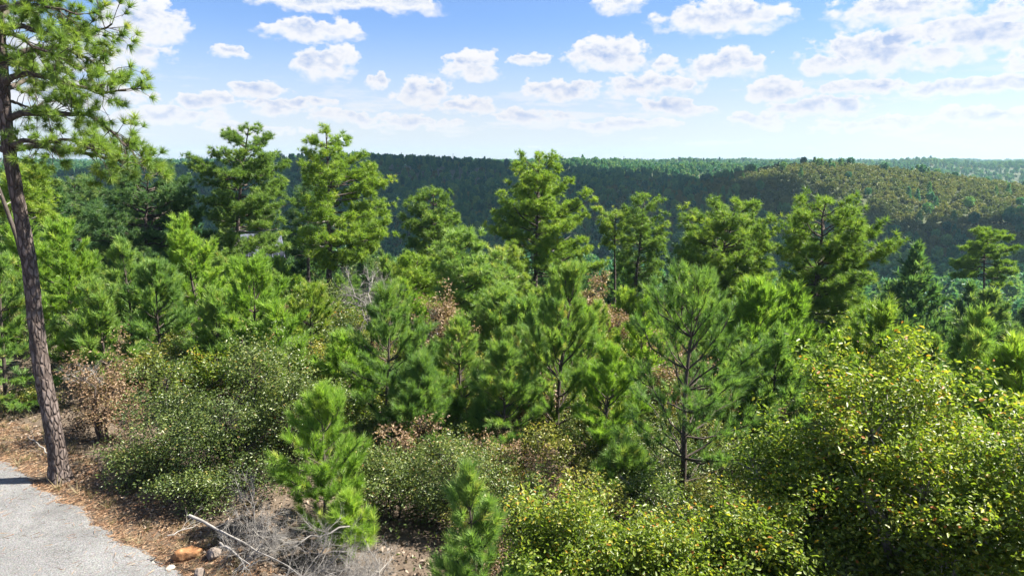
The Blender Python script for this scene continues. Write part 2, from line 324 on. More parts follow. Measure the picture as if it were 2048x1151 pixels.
# ------------------------------------------------------------------ grown pines
T_MID = [tuft_t(34, 0.085, 0.62, i) for i in range(4)]
T_NEAR = [tuft_t(90, 0.050, 0.55, 20+i) for i in range(6)]
def foliage(name, P, D, S, Rn, templates, material, rng, vr=0.10):
    Vs, Fs, Rs, n = [], [], [], 0; w = rng.integers(0, len(templates), len(P))
    for k, (tv, tf) in enumerate(templates):
        i = np.nonzero(w == k)[0]
        if not len(i): continue
        V, F, r = stamp(tv, tf, P[i], D[i], S[i], rng, Rn[i], vr); Vs.append(V); Fs.append(F+n); Rs.append(r); n += len(V)
    return to_mesh(name, np.concatenate(Vs), np.concatenate(Fs), material, np.clip(np.concatenate(Rs), 0, 1))
def grown_pine(label, trunk_px, Y, outline, seed, nb=46, mat_='pine', r0=None, tuft=0.27, dens=1.35, slope=(0.05, 0.95), group=None, templates=None, name='pine_tree', cat='pine tree', bare=0, inner=0.52):
    """trunk_px: (px, py) from the top down; outline: (py, left px, right px)"""
    rng = np.random.default_rng(seed)
    tp = [np.array(at(px, py, Y)) for px, py in trunk_px]; low = tp[-1]
    base = np.array([low[0], Y, hz(low[0], Y)]); 
    if low[2] > base[2] + 0.5:
        if len(tp) > 1: base[0] += (tp[-1][0]-tp[-2][0])*0.3; base[2] = hz(base[0], Y)
        tp.append(base)
    tp = np.array(tp[::-1]) - base; tp[0] = 0
    Ht = tp[-1][2]
    zz = np.linspace(0, Ht, 14); path = np.stack([np.interp(zz, tp[:, 2], tp[:, i]) for i in range(3)], -1)
    path[1:-1, :2] += rng.normal(0, 0.03, (12, 2)); path[0, 2] = -0.15
    r0 = r0 or 0.012*Ht + 0.05
    rad = r0*(1 - 0.86*(zz/Ht)**1.1); rad[0] *= 1.25
    root = thing(name, base, label, cat, group)
    w = Wood(); w.tube(path, rad, 10, rng, 0.04); link('trunk', w.mesh('trunk', M['bark']), root)
    O = []
    for py, l, r in outline:
        c = np.array(at((l+r)/2, py, Y)) - base; tx = np.interp(c[2], path[:, 2], path[:, 0])
        O.append((c[2], tx - (at(l, py, Y).x - base[0]), (at(r, py, Y).x - base[0]) - tx))
    O = np.array(sorted(O)); z0, z1 = O[0, 0], O[-1, 0]
    TP, TD, TS, TR = [], [], [], []
    def on_trunk(z): return np.array([np.interp(z, path[:, 2], path[:, 0]), np.interp(z, path[:, 2], path[:, 1]), z])
    nb = int(nb*1.15)
    for b in range(nb + bare):
        rel = (b+0.5)/nb if b < nb else rng.uniform(0.05, 0.4)
        ht = z0 + (z1-z0)*rel + rng.normal(0, 0.12)
        az = b*2.39996 + rng.normal(0, 0.35)
        RL, RR = np.interp(ht, O[:, 0], O[:, 1]), np.interp(ht, O[:, 0], O[:, 2])
        R = max(0.35, (RL + (RR-RL)*(0.5+0.5*math.cos(az)))*rng.uniform(inner, 1.0))
        sl = slope[0] + (slope[1]-slope[0])*rel**1.6 + rng.normal(0, 0.08)
        za = float(np.clip(ht - R*sl, max(0.3, z0-1.2), Ht*0.985)); st = on_trunk(za)
        s = np.linspace(0, 1, 7); h = np.array([math.cos(az), math.sin(az), 0])
        zc = (ht-za)*(0.55*s + 0.45*s*s) - 0.06*R*np.sin(s*math.pi)*(1-rel)
        P = st + np.outer(s*R, h) + np.outer(zc, [0, 0, 1]); P[1:-1] += rng.normal(0, 0.04*R, (5, 3))*0.6
        w = Wood(); rb = 0.016 + 0.017*R; w.tube(P, rb*(1-0.8*s), 5)
        if b < nb:
            ns = max(3, int(R*3.4*dens))
            for k in range(ns):
                sk = rng.uniform(0.28, 1.0) if k else 1.0
                p0 = np.array([np.interp(sk, s, P[:, i]) for i in range(3)])
                sd = rng.choice([-1, 1])*rng.uniform(0.4, 1.1) if k else 0.0
                d = np.array([math.cos(az+sd), math.sin(az+sd), rng.uniform(0.05, 0.55)]); l = float(np.clip(0.28 + 0.30*R*(1.15-sk), 0.25, 1.2))
                p1 = p0 + d*l; w.tube([p0, (p0+p1)/2 + [0, 0, -0.03], p1], [0.010, 0.007, 0.004], 3)
                nt = max(3, int(3 + l*7*dens)); q = rng.uniform(0.25, 1.0, nt)[:, None]
                pos = p0 + (p1-p0)*q + rng.normal(0, 0.10, (nt, 3)) + [0, 0, 0.05]
                TP.append(pos); TD.append(norm(0.55*d + [0, 0, 0.65] + rng.normal(0, 0.42, (nt, 3)))); TS.append(rng.uniform(0.75, 1.15, nt)*tuft)
                TR.append(np.clip(rng.normal(0.42, 0.10) + rng.normal(0, 0.10, nt), 0, 1))
        else:
            for k in range(3):
                sk = rng.uniform(0.5, 1); p0 = np.array([np.interp(sk, s, P[:, i]) for i in range(3)]); d = h + rng.normal(0, 0.5, 3); w.tube([p0, p0+d*0.35], [0.008, 0.003], 3)
        link('branch', w.mesh('branch', M['limb'] if b < nb else M['dead']), root)
    nt = 7; pos = path[-1] + rng.normal(0, 0.12, (nt, 3)); TP.append(pos); TD.append(norm(rng.normal(0, 0.4, (nt, 3)) + [0, 0, 1])); TS.append(np.full(nt, tuft)); TR.append(np.full(nt, 0.5))
    P, D, S, Rn = map(np.concatenate, (TP, TD, TS, TR))
    if templates is None:
        link('crown', foliage('crown', P, D, S, Rn, T_MID, M[mat_], rng), root)
    return root, (P, D, S, Rn, rng)

# ------------------------------------------------------------------ young pines in whorls
PL_N = [plume_t(64, 0.034, 40+i) for i in range(4)]
PL_M = [plume_t(30, 0.065, 50+i) for i in range(4)]
def young_pine_parts(seed, H, Rm, templates, material, plume=0.27, lo=0.10, droop=0.0, dens=1.0, sep=True, vr=0.09):
    rng = np.random.default_rng(seed); out = []
    zz = np.linspace(0, H*0.97, 9); path = np.stack([0.02*H*np.sin(zz*1.3+seed)*zz/H, 0.015*H*np.cos(zz*1.1+seed)*zz/H, zz], -1); path -= path[0]; path[0, 2] = -0.12
    r0 = 0.013*H + 0.012; w = Wood(); w.tube(path, r0*(1-0.88*zz/zz[-1]), 7); wood_all = w
    if sep: out.append(('trunk', w.mesh('trunk', M['limb'])))
    TP, TD, TS, TR = [], [], [], []; z = lo*H; ebias, pexp, skip, wsp = rng.normal(0, 6), rng.uniform(0.48, 0.85), rng.uniform(0.0, 0.25), rng.uniform(0.85, 1.2)
    while z < H*0.95:
        rel = z/H; L0 = Rm*min(1.0, (0.45 + rel*2.2))*(1-rel)**pexp*1.6
        for k in range(rng.integers(5, 8)):
            az = rng.uniform(0, 2*math.pi); L = L0*rng.uniform(0.6, 1.15)
            if k > 2 and rng.random() < skip: continue
            e0 = R_(5 + 46*rel + ebias + rng.normal(0, 8)) - droop; n = 6; s = np.linspace(0, 1, n)
            el = e0 + s*R_(28); step = L/(n-1)
            hor = np.concatenate([[0], np.cumsum(np.cos(el[1:])*step)]); ver = np.concatenate([[0], np.cumsum(np.sin(el[1:])*step)])
            h = np.array([math.cos(az), math.sin(az), 0]); st = np.array([np.interp(z, path[:, 2], path[:, 0]), np.interp(z, path[:, 2], path[:, 1]), z])
            P = st + np.outer(hor, h) + np.outer(ver, [0, 0, 1]); P[1:] += rng.normal(0, 0.02*L, (n-1, 3))
            w = Wood() if sep else wood_all
            w.tube(P, (0.006 + 0.010*L)*(1-0.75*s), 4)
            shoots = [(P, s, 0.30, L)]
            for j in range(int(L*3.0*dens)):
                sk = rng.uniform(0.3, 0.85); p0 = np.array([np.interp(sk, s, P[:, i]) for i in range(3)]); a2 = az + rng.choice([-1, 1])*rng.uniform(0.5, 1.0)
                l2 = L*0.42*(1.15-sk)+0.1; d = np.array([math.cos(a2), math.sin(a2), math.tan(e0+0.35)]); d /= np.linalg.norm(d)
                Q = p0 + np.outer(np.linspace(0, 1, 3), d*l2); w.tube(Q, [0.006, 0.005, 0.003], 3); shoots.append((Q, np.linspace(0, 1, 3), 0.25, l2))
            for (Q, qs, q0, l) in shoots:
                m_ = max(2, int((1-q0)*l/0.075*dens)); t = rng.uniform(q0, 1.0, m_); t[0] = 1.0
                pos = np.stack([np.interp(t, qs, Q[:, i]) for i in range(3)], -1); tan = norm(Q[-1]-Q[-2])
                TP.append(pos - tan*plume*0.25); TD.append(norm(tan + [0, 0, 0.28] + rng.normal(0, 0.30, (m_, 3)))); TS.append(plume*rng.uniform(0.75, 1.15, m_))
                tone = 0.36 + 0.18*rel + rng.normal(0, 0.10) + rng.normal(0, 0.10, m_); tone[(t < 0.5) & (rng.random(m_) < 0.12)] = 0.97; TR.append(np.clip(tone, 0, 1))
            if sep: out.append(('branch', w.mesh('branch', M['limb'])))
        z += H*0.085*wsp*rng.uniform(0.8, 1.2)*(1.1-0.45*rel)
    if not sep: out.append(('trunk', wood_all.mesh('trunk', M['limb'])))
    nt = 12; pos = path[-1] + np.outer(rng.uniform(-0.45, 0.03, nt), [0, 0, 1]); TP.append(pos); TD.append(norm(rng.normal(0, 0.22, (nt, 3)) + [0, 0, 1])); TS.append(np.full(nt, plume)); TR.append(np.full(nt, 0.55))
    P, D, S, Rn = map(np.concatenate, (TP, TD, TS, TR))
    out.append(('crown', foliage('crown', P, D, S, Rn, templates, M[material], rng, vr)))
    return out
def assemble(name, parts, loc, label, cat, group=None, rz=0.0):
    root = thing(name, loc, label, cat, group, rz)
    if name == 'young_pine': h = hash((round(loc[0]*7), round(loc[1]*5))) % 97; root.rotation_euler = (R_((h % 9)-4)*0.9, R_((h % 7)-3)*0.9, rz)
    for n, me in parts: link(n, me, root)
    return root

# ------------------------------------------------------------------ oaks and shrubs
def shrub_parts(seed, rx, ry, H, material, nlobes=11, ncl=420, leaf=0.06, per=16, lo=0.12, spread=0.105, sprigs=14, wood='limb', keep=None, topheavy=0.0, stems=4):
    rng = np.random.default_rng(seed); cen, rad = [], []
    for i in range(nlobes):
        a = i*2.4 + rng.normal(0, 0.3); q = math.sqrt((i+0.4)/nlobes)*0.72; zc = H*(lo + (0.80-lo)*rng.uniform(0.12+0.3*topheavy, 1.0)*(1-0.45*q*q))
        cen.append((math.cos(a)*rx*q, math.sin(a)*ry*q, zc)); rad.append((rx*rng.uniform(0.27, 0.42), ry*rng.uniform(0.27, 0.42), H*rng.uniform(0.14, 0.24)))
    cen, rad = np.array(cen), np.array(rad); parts = []
    for k in range(stems):
        w = Wood(); a = rng.uniform(0, 6.28); b0 = np.array([math.cos(a)*0.12*rx, math.sin(a)*0.12*ry, -0.1])
        mine = [i for i in range(nlobes) if i % stems == k]
        m0 = b0 + np.array([math.cos(a)*0.12*rx, math.sin(a)*0.12*ry, H*0.32]); r0 = 0.012*H + 0.012
        w.tube([b0, (b0+m0)/2 + rng.normal(0, 0.03, 3), m0], [r0, r0*0.8, r0*0.65], 6, rng, 0.05)
        for i in mine:
            c = cen[i]; mid = (m0+c)/2 + rng.normal(0, 0.06*H, 3); w.tube([m0, mid, c], [r0*0.6, r0*0.42, r0*0.25], 4)
            for j in range(14):
                d = norm(rng.normal(size=3)); p = c + d*rad[i]*rng.uniform(0.6, 1.0); w.tube([c + (mid-c)*rng.uniform(0, 0.4), (c+p)/2 + rng.normal(0, 0.04, 3), p], [r0*0.2, r0*0.13, 0.003], 3)
        parts.append(('stem', w.mesh('stem', M[wood])))
    li = rng.integers(0, nlobes, ncl); d = norm(rng.normal(size=(ncl, 3))); d[:, 2] = np.abs(d[:, 2])*np.where(rng.random(ncl) < 0.78, 1, -0.7)
    C = cen[li] + d*rad[li]*(rng.uniform(0.35, 1.0, ncl)**0.45)[:, None]
    sp = []
    for k in range(sprigs):
        i = rng.integers(0, nlobes); dd = norm(rng.normal(size=3)*[1, 1, 0.5] + [0, 0, 0.7]); n = 7
        sp.append(cen[i] + dd*rad[i] + np.outer(np.linspace(-0.1, rng.uniform(0.4, 1.15), n), dd)*min(0.8, 0.22*H))
    if sp: C = np.concatenate([C] + sp)
    C = C[C[:, 2] > 0.15]; nC = len(C); ctone = rng.normal(0, 0.14, nC)
    P = np.repeat(C, per, 0) + rng.normal(0, spread, (nC*per, 3))*[1, 1, 0.75]; P = P[:]; tone = np.repeat(ctone, per)
    ok = P[:, 2] > 0.06; P, tone = P[ok], tone[ok]; n = len(P)
    D = norm(rng.normal(size=(n, 3))*[1, 1, 0.55]); S = leaf*rng.uniform(0.45, 1.3, n)
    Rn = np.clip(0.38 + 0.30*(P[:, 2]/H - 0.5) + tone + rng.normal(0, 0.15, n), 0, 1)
    # orange and brown leaves here and there
    odd = rng.random(n) < 0.02; Rn[odd] = rng.uniform(0.85, 1.0, odd.sum())
    if keep is not None:
        sel = keep(P); i = np.argsort(sel)[:300]; rest = np.ones(n, bool); rest[i] = False
        big = (P[i], D[i], S[i], Rn[i]); P, D, S, Rn = P[rest], D[rest], S[rest], Rn[rest]
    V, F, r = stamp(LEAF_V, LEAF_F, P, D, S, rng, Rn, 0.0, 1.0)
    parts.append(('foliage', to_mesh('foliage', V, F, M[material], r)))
    return (parts, big, rng) if keep is not None else parts
def dead_twigs(w, rng, p, d, L, r, depth, n=3, sp=0.7, k=3):
    q = p + d*L; mid = (p+q)/2 + rng.normal(0, 0.06*L, 3); w.tube([p, mid, q], [r, r*0.8, r*0.55], k)
    if depth <= 0: return
    for i in range(n):
        t = rng.uniform(0.3, 1.0); s = p + d*L*t if t < 0.5 else mid + (q-mid)*(t*2-1)
        dead_twigs(w, rng, s, norm(d + rng.normal(0, sp, 3)), L*rng.uniform(0.5, 0.75), r*0.5, depth-1, n, sp)

# ------------------------------------------------------------------ the big roadside pine
def roadside_pine():
    rng = np.random.default_rng(77); Y = 13.4
    tp = [at(118, 946, Y), at(96, 800, Y), at(72, 640, Y), at(42, 440, Y), at(14, 250, Y), at(2, 130, Y), at(-8, 0, Y)]
    base = np.array([tp[0].x, Y, hz(tp[0].x, Y)]); tp = np.array(tp) - base; tp[0, 2] = -0.15
    up = tp[-1] + np.array([(-0.02*i, 0.04*i, 1.1*i) for i in range(1, 6)]); path = np.concatenate([tp, up])
    zs = np.linspace(-0.15, path[-1, 2], 110); path = np.stack([np.interp(zs, path[:, 2], path[:, i]) for i in range(3)], -1)
    path[:, :2] += np.stack([0.02*np.sin(zs*1.7), 0.02*np.cos(zs*1.3)], -1)
    rad = 0.168*(1 - 0.76*np.clip(zs/zs[-1], 0, 1)**1.0); rad *= 1 + 0.55*np.exp(-np.clip(zs, 0, 9)/0.20)
    root = thing('pine_tree', base, 'tall pine with bare scaly trunk standing at the edge of the gravelly road', 'pine tree')
    w = Wood(); w.tube(path, rad, 30, rng, 0.05); link('trunk', w.mesh('trunk', M['bark']), root)
    prim = [[(16, 240, 0), (40, 228, -.1), (100, 226, -.15), (195, 228, -.1), (262, 268, 0), (318, 318, .1)],
            [(4, 172, 0), (24, 152, -.1), (60, 148, -.2), (130, 160, -.3), (215, 185, -.3), (290, 180, -.2)],
            [(0, 130, 0), (60, 100, .4), (130, 95, .5), (200, 120, .5), (250, 150, .4)],
            [(-6, 50, 0), (50, 55, .1), (96, 68, .1), (145, 76, .1), (190, 68, .1), (255, 48, .1)],
            [(-8, 20, 0), (40, 10, -.4), (110, 15, -.6), (170, 30, -.5)],
            [(-6, 60, 0), (30, 70, -.6), (70, 95, -.9), (120, 110, -1.0)],
            [(22, 300, 0), (60, 292, .3), (110, 296, .5), (190, 306, .5), (260, 320, .5), (335, 332, .5)],
            [(22, 290, 0), (50, 282, -.4), (90, 285, -.7), (150, 280, -.8), (210, 300, -.8)],
            [(8, 200, 0), (30, 205, .5), (60, 215, .9), (95, 205, 1.1)],
            [(0, 110, 0), (-50, 80, .3), (-140, 60, .5), (-220, 70, .5)], [(10, 230, 0), (-60, 215, -.2), (-150, 205, -.4), (-230, 220, -.5)],
            [(20, 300, 0), (-40, 290, .4), (-120, 295, .6), (-190, 310, .8)], [(6, 180, 0), (40, 165, 1.0), (80, 150, 1.8), (110, 150, 2.4)],
            [(-6, 40, 0), (30, 10, .9), (70, 0, 1.6), (100, 5, 2.1)]]
    lines = [np.array([at(px if px < 100 else 100 + (px-100)*0.80, py, Y + dy) for px, py, dy in p]) - base for p in prim]
    for b in range(26):                      # the crown goes on above the picture
        az = b*2.4; z = path[-1, 2] - 5.2*(1-b/26); c = np.array([np.interp(z, path[:, 2], path[:, i]) for i in range(3)]); R = (0.6 + 1.9*(1-b/26))*rng.uniform(0.7, 1.05)
        s = np.linspace(0, 1, 5); lines.append(c + np.outer(s*R, [math.cos(az), math.sin(az), 0]) + np.outer(R*(0.25+0.4*b/26)*s, [0, 0, 1]))
    TP, TD = [], []
    for li, P in enumerate(lines):
        n = len(P); seg = np.concatenate([[0], np.cumsum(np.linalg.norm(np.diff(P, axis=0), axis=1))]); L = seg[-1]
        w = Wood(); fine = np.linspace(0, L, 16); Q = np.stack([np.interp(fine, seg, P[:, i]) for i in range(3)], -1); Q[1:-1] += rng.normal(0, 0.012, (14, 3))
        w.tube(Q, (0.022 + 0.016*L)*(1-0.75*fine/L), 7, rng, 0.06)
        k = int((L-0.4)/(0.062 if li < 14 else 0.13))
        for j in range(max(4, k)):
            t = rng.uniform(0.28, 1.0)*L if j else L; p0 = np.array([np.interp(t, seg, P[:, i]) for i in range(3)])
            i = min(np.searchsorted(seg, t), n-1); tan = norm(P[i]-P[i-1]); d = norm(tan*0.6 + rng.normal(0, 0.62, 3) + [0, 0, 0.22]); l = rng.uniform(0.22, 0.62)
            p1 = p0 + d*l; w.tube([p0, (p0+p1)/2 + rng.normal(0, 0.03, 3), p1], [0.009, 0.006, 0.004], 4)
            TP.append(p1); TD.append(d + [0, 0, 0.45])
            for q in range(rng.integers(1, 3)):
                d2 = norm(d + rng.normal(0, 0.6, 3) + [0, 0, 0.2]); m0 = p0 + (p1-p0)*rng.uniform(0.45, 0.9); p2 = m0 + d2*rng.uniform(0.14, 0.3); w.tube([m0, p2], [0.005, 0.003], 3); TP.append(p2); TD.append(d2 + [0, 0, 0.4])
        link('branch', w.mesh('branch', M['limb']), root)
    P, D = np.array(TP), norm(np.array(TD)); n = len(P); S = rng.uniform(0.15, 0.215, n); Rn = np.clip(rng.normal(0.42, 0.16, n), 0, 1)
    # the tufts in view are single parts, the rest one mass
    score = np.where((P[:, 2] + base[2] < CH + 3.1) & (P[:, 0] > -2.0), P[:, 1] - 0.3*P[:, 0], 99); i = np.argsort(score)[:300]; rest = np.ones(n, bool); rest[i] = False
    tm = [to_mesh('needle_tuft', v, f, M['pine'], np.clip(0.36 + 0.035*k + np.repeat(rng.normal(0, 0.1, len(f)), 3), 0, 1)) for k, (v, f) in enumerate(T_NEAR)]
    B = bases(D, rng)
    for j in i:
        o = link('needle_tuft', tm[j % 6], root); m4 = Matrix([list(B[j][r]*S[j]) + [P[j][r]] for r in range(3)] + [[0, 0, 0, 1]]); o.matrix_basis = m4
    c = link('crown', foliage('crown', P[rest], D[rest], S[rest], Rn[rest], T_NEAR, M['pine'], rng), root); c['kind'] = 'stuff'
roadside_pine()

# ------------------------------------------------------------------ tall pines above the young wood
grown_pine('tall pine with a small separate tuft of crown on top, in front of white roof', [(497, 256), (490, 300), (478, 400), (474, 500)], 38,
    [(255, 480, 512), (275, 440, 548), (296, 446, 552), (312, 400, 575), (340, 388, 598), (380, 402, 600), (420, 430, 606), (460, 455, 612), (500, 470, 618)], 2, 54, 'pine', slope=(0.1, 0.55), bare=4)
grown_pine('tall yellow-green pine with stepped tiers, taller than the ridge behind it', [(652, 266), (658, 400), (660, 540)], 34,
    [(264, 640, 676), (300, 612, 712), (330, 606, 765), (370, 600, 778), (420, 608, 788), (460, 598, 812), (500, 590, 792), (530, 620, 750)], 3, 58, 'pine_gold', slope=(0.05, 0.5), bare=5)
grown_pine('rounded dark green pine with dense small crown between two tall pines', [(866, 382), (868, 520)], 43,
    [(380, 850, 884), (405, 814, 918), (450, 806, 930), (490, 808, 930), (515, 830, 905)], 4, 50, 'pine', slope=(0.15, 0.7))
grown_pine('tall domed pine with sunlit yellow-green crown reaching the skyline, straight dark trunk', [(1078, 312), (1074, 450), (1070, 575)], 40,
    [(309, 1048, 1100), (330, 1012, 1132), (370, 1000, 1178), (400, 968, 1194), (430, 972, 1196), (480, 986, 1188), (520, 990, 1208), (545, 1040, 1190)], 5, 60, 'pine_gold', slope=(0.1, 0.85), bare=6)
grown_pine('narrow pine with pointed crown and dark trunk, right of a slender pine', [(1290, 397), (1278, 500), (1270, 590)], 42,
    [(396, 1268, 1318), (430, 1246, 1336), (470, 1242, 1334), (520, 1240, 1332), (570, 1252, 1312)], 6, 44, 'pine', slope=(0.1, 0.8), bare=4)
grown_pine('slender small-crowned pine with long bare pole trunk', [(1232, 424), (1230, 560)], 44,
    [(423, 1216, 1250), (445, 1204, 1262), (475, 1208, 1260), (500, 1215, 1250)], 7, 24, 'pine', r0=0.13, slope=(0.1, 0.7), bare=5)
grown_pine('broad flat-topped pine with heavy spreading limbs and thick trunk', [(1470, 408), (1450, 480), (1440, 590), (1436, 640)], 33,
    [(404, 1420, 1512), (430, 1352, 1556), (470, 1346, 1580), (520, 1350, 1568), (560, 1368, 1560), (605, 1400, 1530)], 8, 60, 'pine', slope=(0.1, 0.75), bare=4)
grown_pine('large round-crowned pine with long dark trunk rising behind the yellow-leaved oak', [(1652, 402), (1640, 520), (1622, 640), (1600, 780)], 26.5,
    [(399, 1606, 1700), (430, 1572, 1738), (470, 1566, 1784), (520, 1572, 1778), (560, 1572, 1768), (620, 1582, 1748), (665, 1592, 1720), (720, 1570, 1676)], 9, 66, 'pine', slope=(0.0, 0.8), bare=6)
grown_pine('lone thin pine with open tiered crown in the valley at the hill foot', [(1970, 458), (1968, 560), (1964, 620)], 58,
    [(456, 1955, 1988), (476, 1936, 2018), (510, 1912, 2020), (530, 1906, 2020), (565, 1920, 2018)], 10, 34, 'pine_gold', r0=0.2, tuft=0.34, slope=(-0.1, 0.4), bare=3)
grown_pine('wide dark pine with dense shaggy crown behind the tall roadside pine', [(300, 326), (292, 430), (288, 560)], 38,
    [(325, 262, 340), (365, 195, 395), (420, 182, 430), (480, 200, 436), (540, 216, 442)], 11, 66, 'cedar', dens=1.3, slope=(0.1, 0.6))
grown_pine('very dark low pine in shade on the far side of the young pines', [(150, 360), (150, 480)], 47,
    [(356, 134, 166), (400, 108, 210), (450, 96, 232), (510, 92, 240)], 12, 52, 'cedar', dens=1.2, slope=(0.1, 0.6))
grown_pine('yellow-green pine half hidden behind the roadside pine trunk', [(58, 340), (52, 420), (50, 480)], 27,
    [(338, 40, 76), (370, 24, 86), (410, 18, 96), (430, 14, 116), (450, 30, 90)], 13, 30, 'pine_gold', slope=(0.0, 0.6), bare=3)
grown_pine('spreading mid-sized pine with short dark trunk beside the brown-leaved shrub', [(920, 474), (926, 560), (930, 650)], 25,
    [(471, 902, 938), (510, 880, 990), (560, 872, 1020), (610, 878, 1022), (660, 900, 1000)], 14, 50, 'young', slope=(0.2, 0.8))
grown_pine('short dark pine filling the gap behind the stepped yellow-green pine', [(615, 370), (615, 500)], 46,
    [(370, 600, 632), (420, 575, 650), (470, 570, 660), (510, 570, 660)], 15, 40, 'cedar', slope=(0.1, 0.7))
grown_pine('bushy pine low down in front of the domed pine trunk', [(1015, 500), (1015, 600)], 36,
    [(498, 1000, 1030), (530, 975, 1050), (570, 965, 1060), (610, 975, 1050)], 16, 40, 'pine', slope=(0.2, 0.8))
grown_pine('bushy bright pine under the stepped yellow-green pine', [(835, 520), (835, 620)], 31,
    [(518, 812, 858), (550, 785, 880), (590, 775, 890), (630, 790, 880)], 17, 44, 'pine_gold', slope=(0.2, 0.8))
grown_pine('pine with thin side boughs beneath the broad flat-topped pine', [(1510, 575), (1505, 660)], 30,
    [(573, 1495, 1530), (600, 1470, 1560), (640, 1460, 1570), (680, 1475, 1560)], 18, 40, 'pine_gold', slope=(0.2, 0.8))

# ------------------------------------------------------------------ young pines, each its own
YP = [(690, 675, 17.0, 0.95, 'lime', 'bright young pine rising behind the yellowing oak shrub', 0), (1010, 690, 15.2, 0.9, 'young', 'young pine filling the gap between cone-shaped and full young pines', 1),
      (1215, 690, 15.0, 0.95, 'lime', 'bright young pine between the full young pine and the sparse open pine', 1), (1000, 590, 22.5, 1.2, 'young', 'rounded young pine under the domed pine', 0),
      (1565, 660, 16.5, 1.0, 'young', 'upright young pine in front of the long dark trunk', 0), (1170, 600, 20.0, 1.0, 'lime', 'lime-green young pine behind the full young pine', 0),
      (835, 730, 14.6, 0.75, 'young', 'short young pine between forked-stem pine and cone-shaped pine', 1), (565, 610, 17.5, 1.0, 'lime', 'lime-green young pine behind the largest glossy shrub', 0),
      (195, 560, 18.5, 1.1, 'young', 'young pine behind the pinkish brown shrub', 0), (430, 575, 18.5, 1.0, 'young', 'green young pine directly behind the largest glossy shrub', 0),
      (640, 778, 11.5, 0.86, 'lime', 'bright lime-green sapling pine beside the grey brush pile', 1),
      (765, 592, 15.6, 1.15, 'young', 'young pine with brown forked stem between oak shrub and the cone-shaped pine', 1),
      (925, 634, 16.6, 0.95, 'young', 'neat cone-shaped young pine above the dark mixed shrub', 1),
      (1115, 550, 16.4, 1.45, 'young', 'full young pine with fine dark stem left of the sparse open pine', 1),
      (1385, 552, 12.9, 1.62, 'young', 'largest young pine, sparse open crown showing thin whorled branches', 1),
      (955, 928, 8.4, 0.62, 'young', 'small blue-green pine with upright shoots beside the road brush', 1),
      (842, 640, 18.5, 0.62, 'young', 'small upright pine squeezed between two larger young pines', 1),
      (128, 452, 21.5, 1.5, 'lime', 'soft full young pine right beside the roadside trunk', 0),
      (242, 478, 20.5, 1.25, 'young', 'blue-tinged young pine with pointed top below the wide dark pine', 0),
      (380, 432, 24.0, 1.6, 'lime', 'tall bright young pine in front of the wide dark pine', 0),
      (490, 525, 19.5, 1.35, 'lime', 'wide lime-green young pine below the white roof', 0),
      (40, 445, 23.0, 1.5, 'lime', 'lime-green young pine left of the roadside trunk', 0),
      (310, 535, 20.0, 1.1, 'young', 'shorter young pine tucked between two taller ones below the dark pine', 0),
      (1040, 615, 20.5, 1.1, 'young', 'young pine with dense crown behind the cone-shaped pine', 0),
      (1285, 585, 21.0, 1.0, 'lime', 'slim bright young pine behind and left of the sparse open pine', 0),
      (-30, 520, 17.5, 1.2, 'young', 'dark leaning young pine beside the road left of the roadside trunk', 0),
      (1500, 700, 17.5, 1.2, 'young', 'young pine in front of the round-crowned pine', 0),
      (1250, 905, 12.4, 0.62, 'young', 'low dense pine at the foot of the sparse open pine', 1),
      (700, 1000, 10.6, 0.42, 'lime', 'tiny yellow-lime seedling pine touching the brush pile', 1)]
for i, (px, py, Y, R, m_, label, near) in enumerate(YP):
    t = at(px, py, Y); z0 = hz(t.x, Y); H = t.z - z0
    parts = young_pine_parts(100+i, H, R, PL_N if near else PL_M, m_, plume=0.26 if near else 0.30, lo=0.16 if 'sparse open crown' in label or 'fine dark stem' in label else 0.06, dens=0.62 if 'sparse open crown' in label else 1.0)
    assemble('young_pine', parts, (t.x, Y, z0), label, 'pine tree', None, rz=i*1.7)

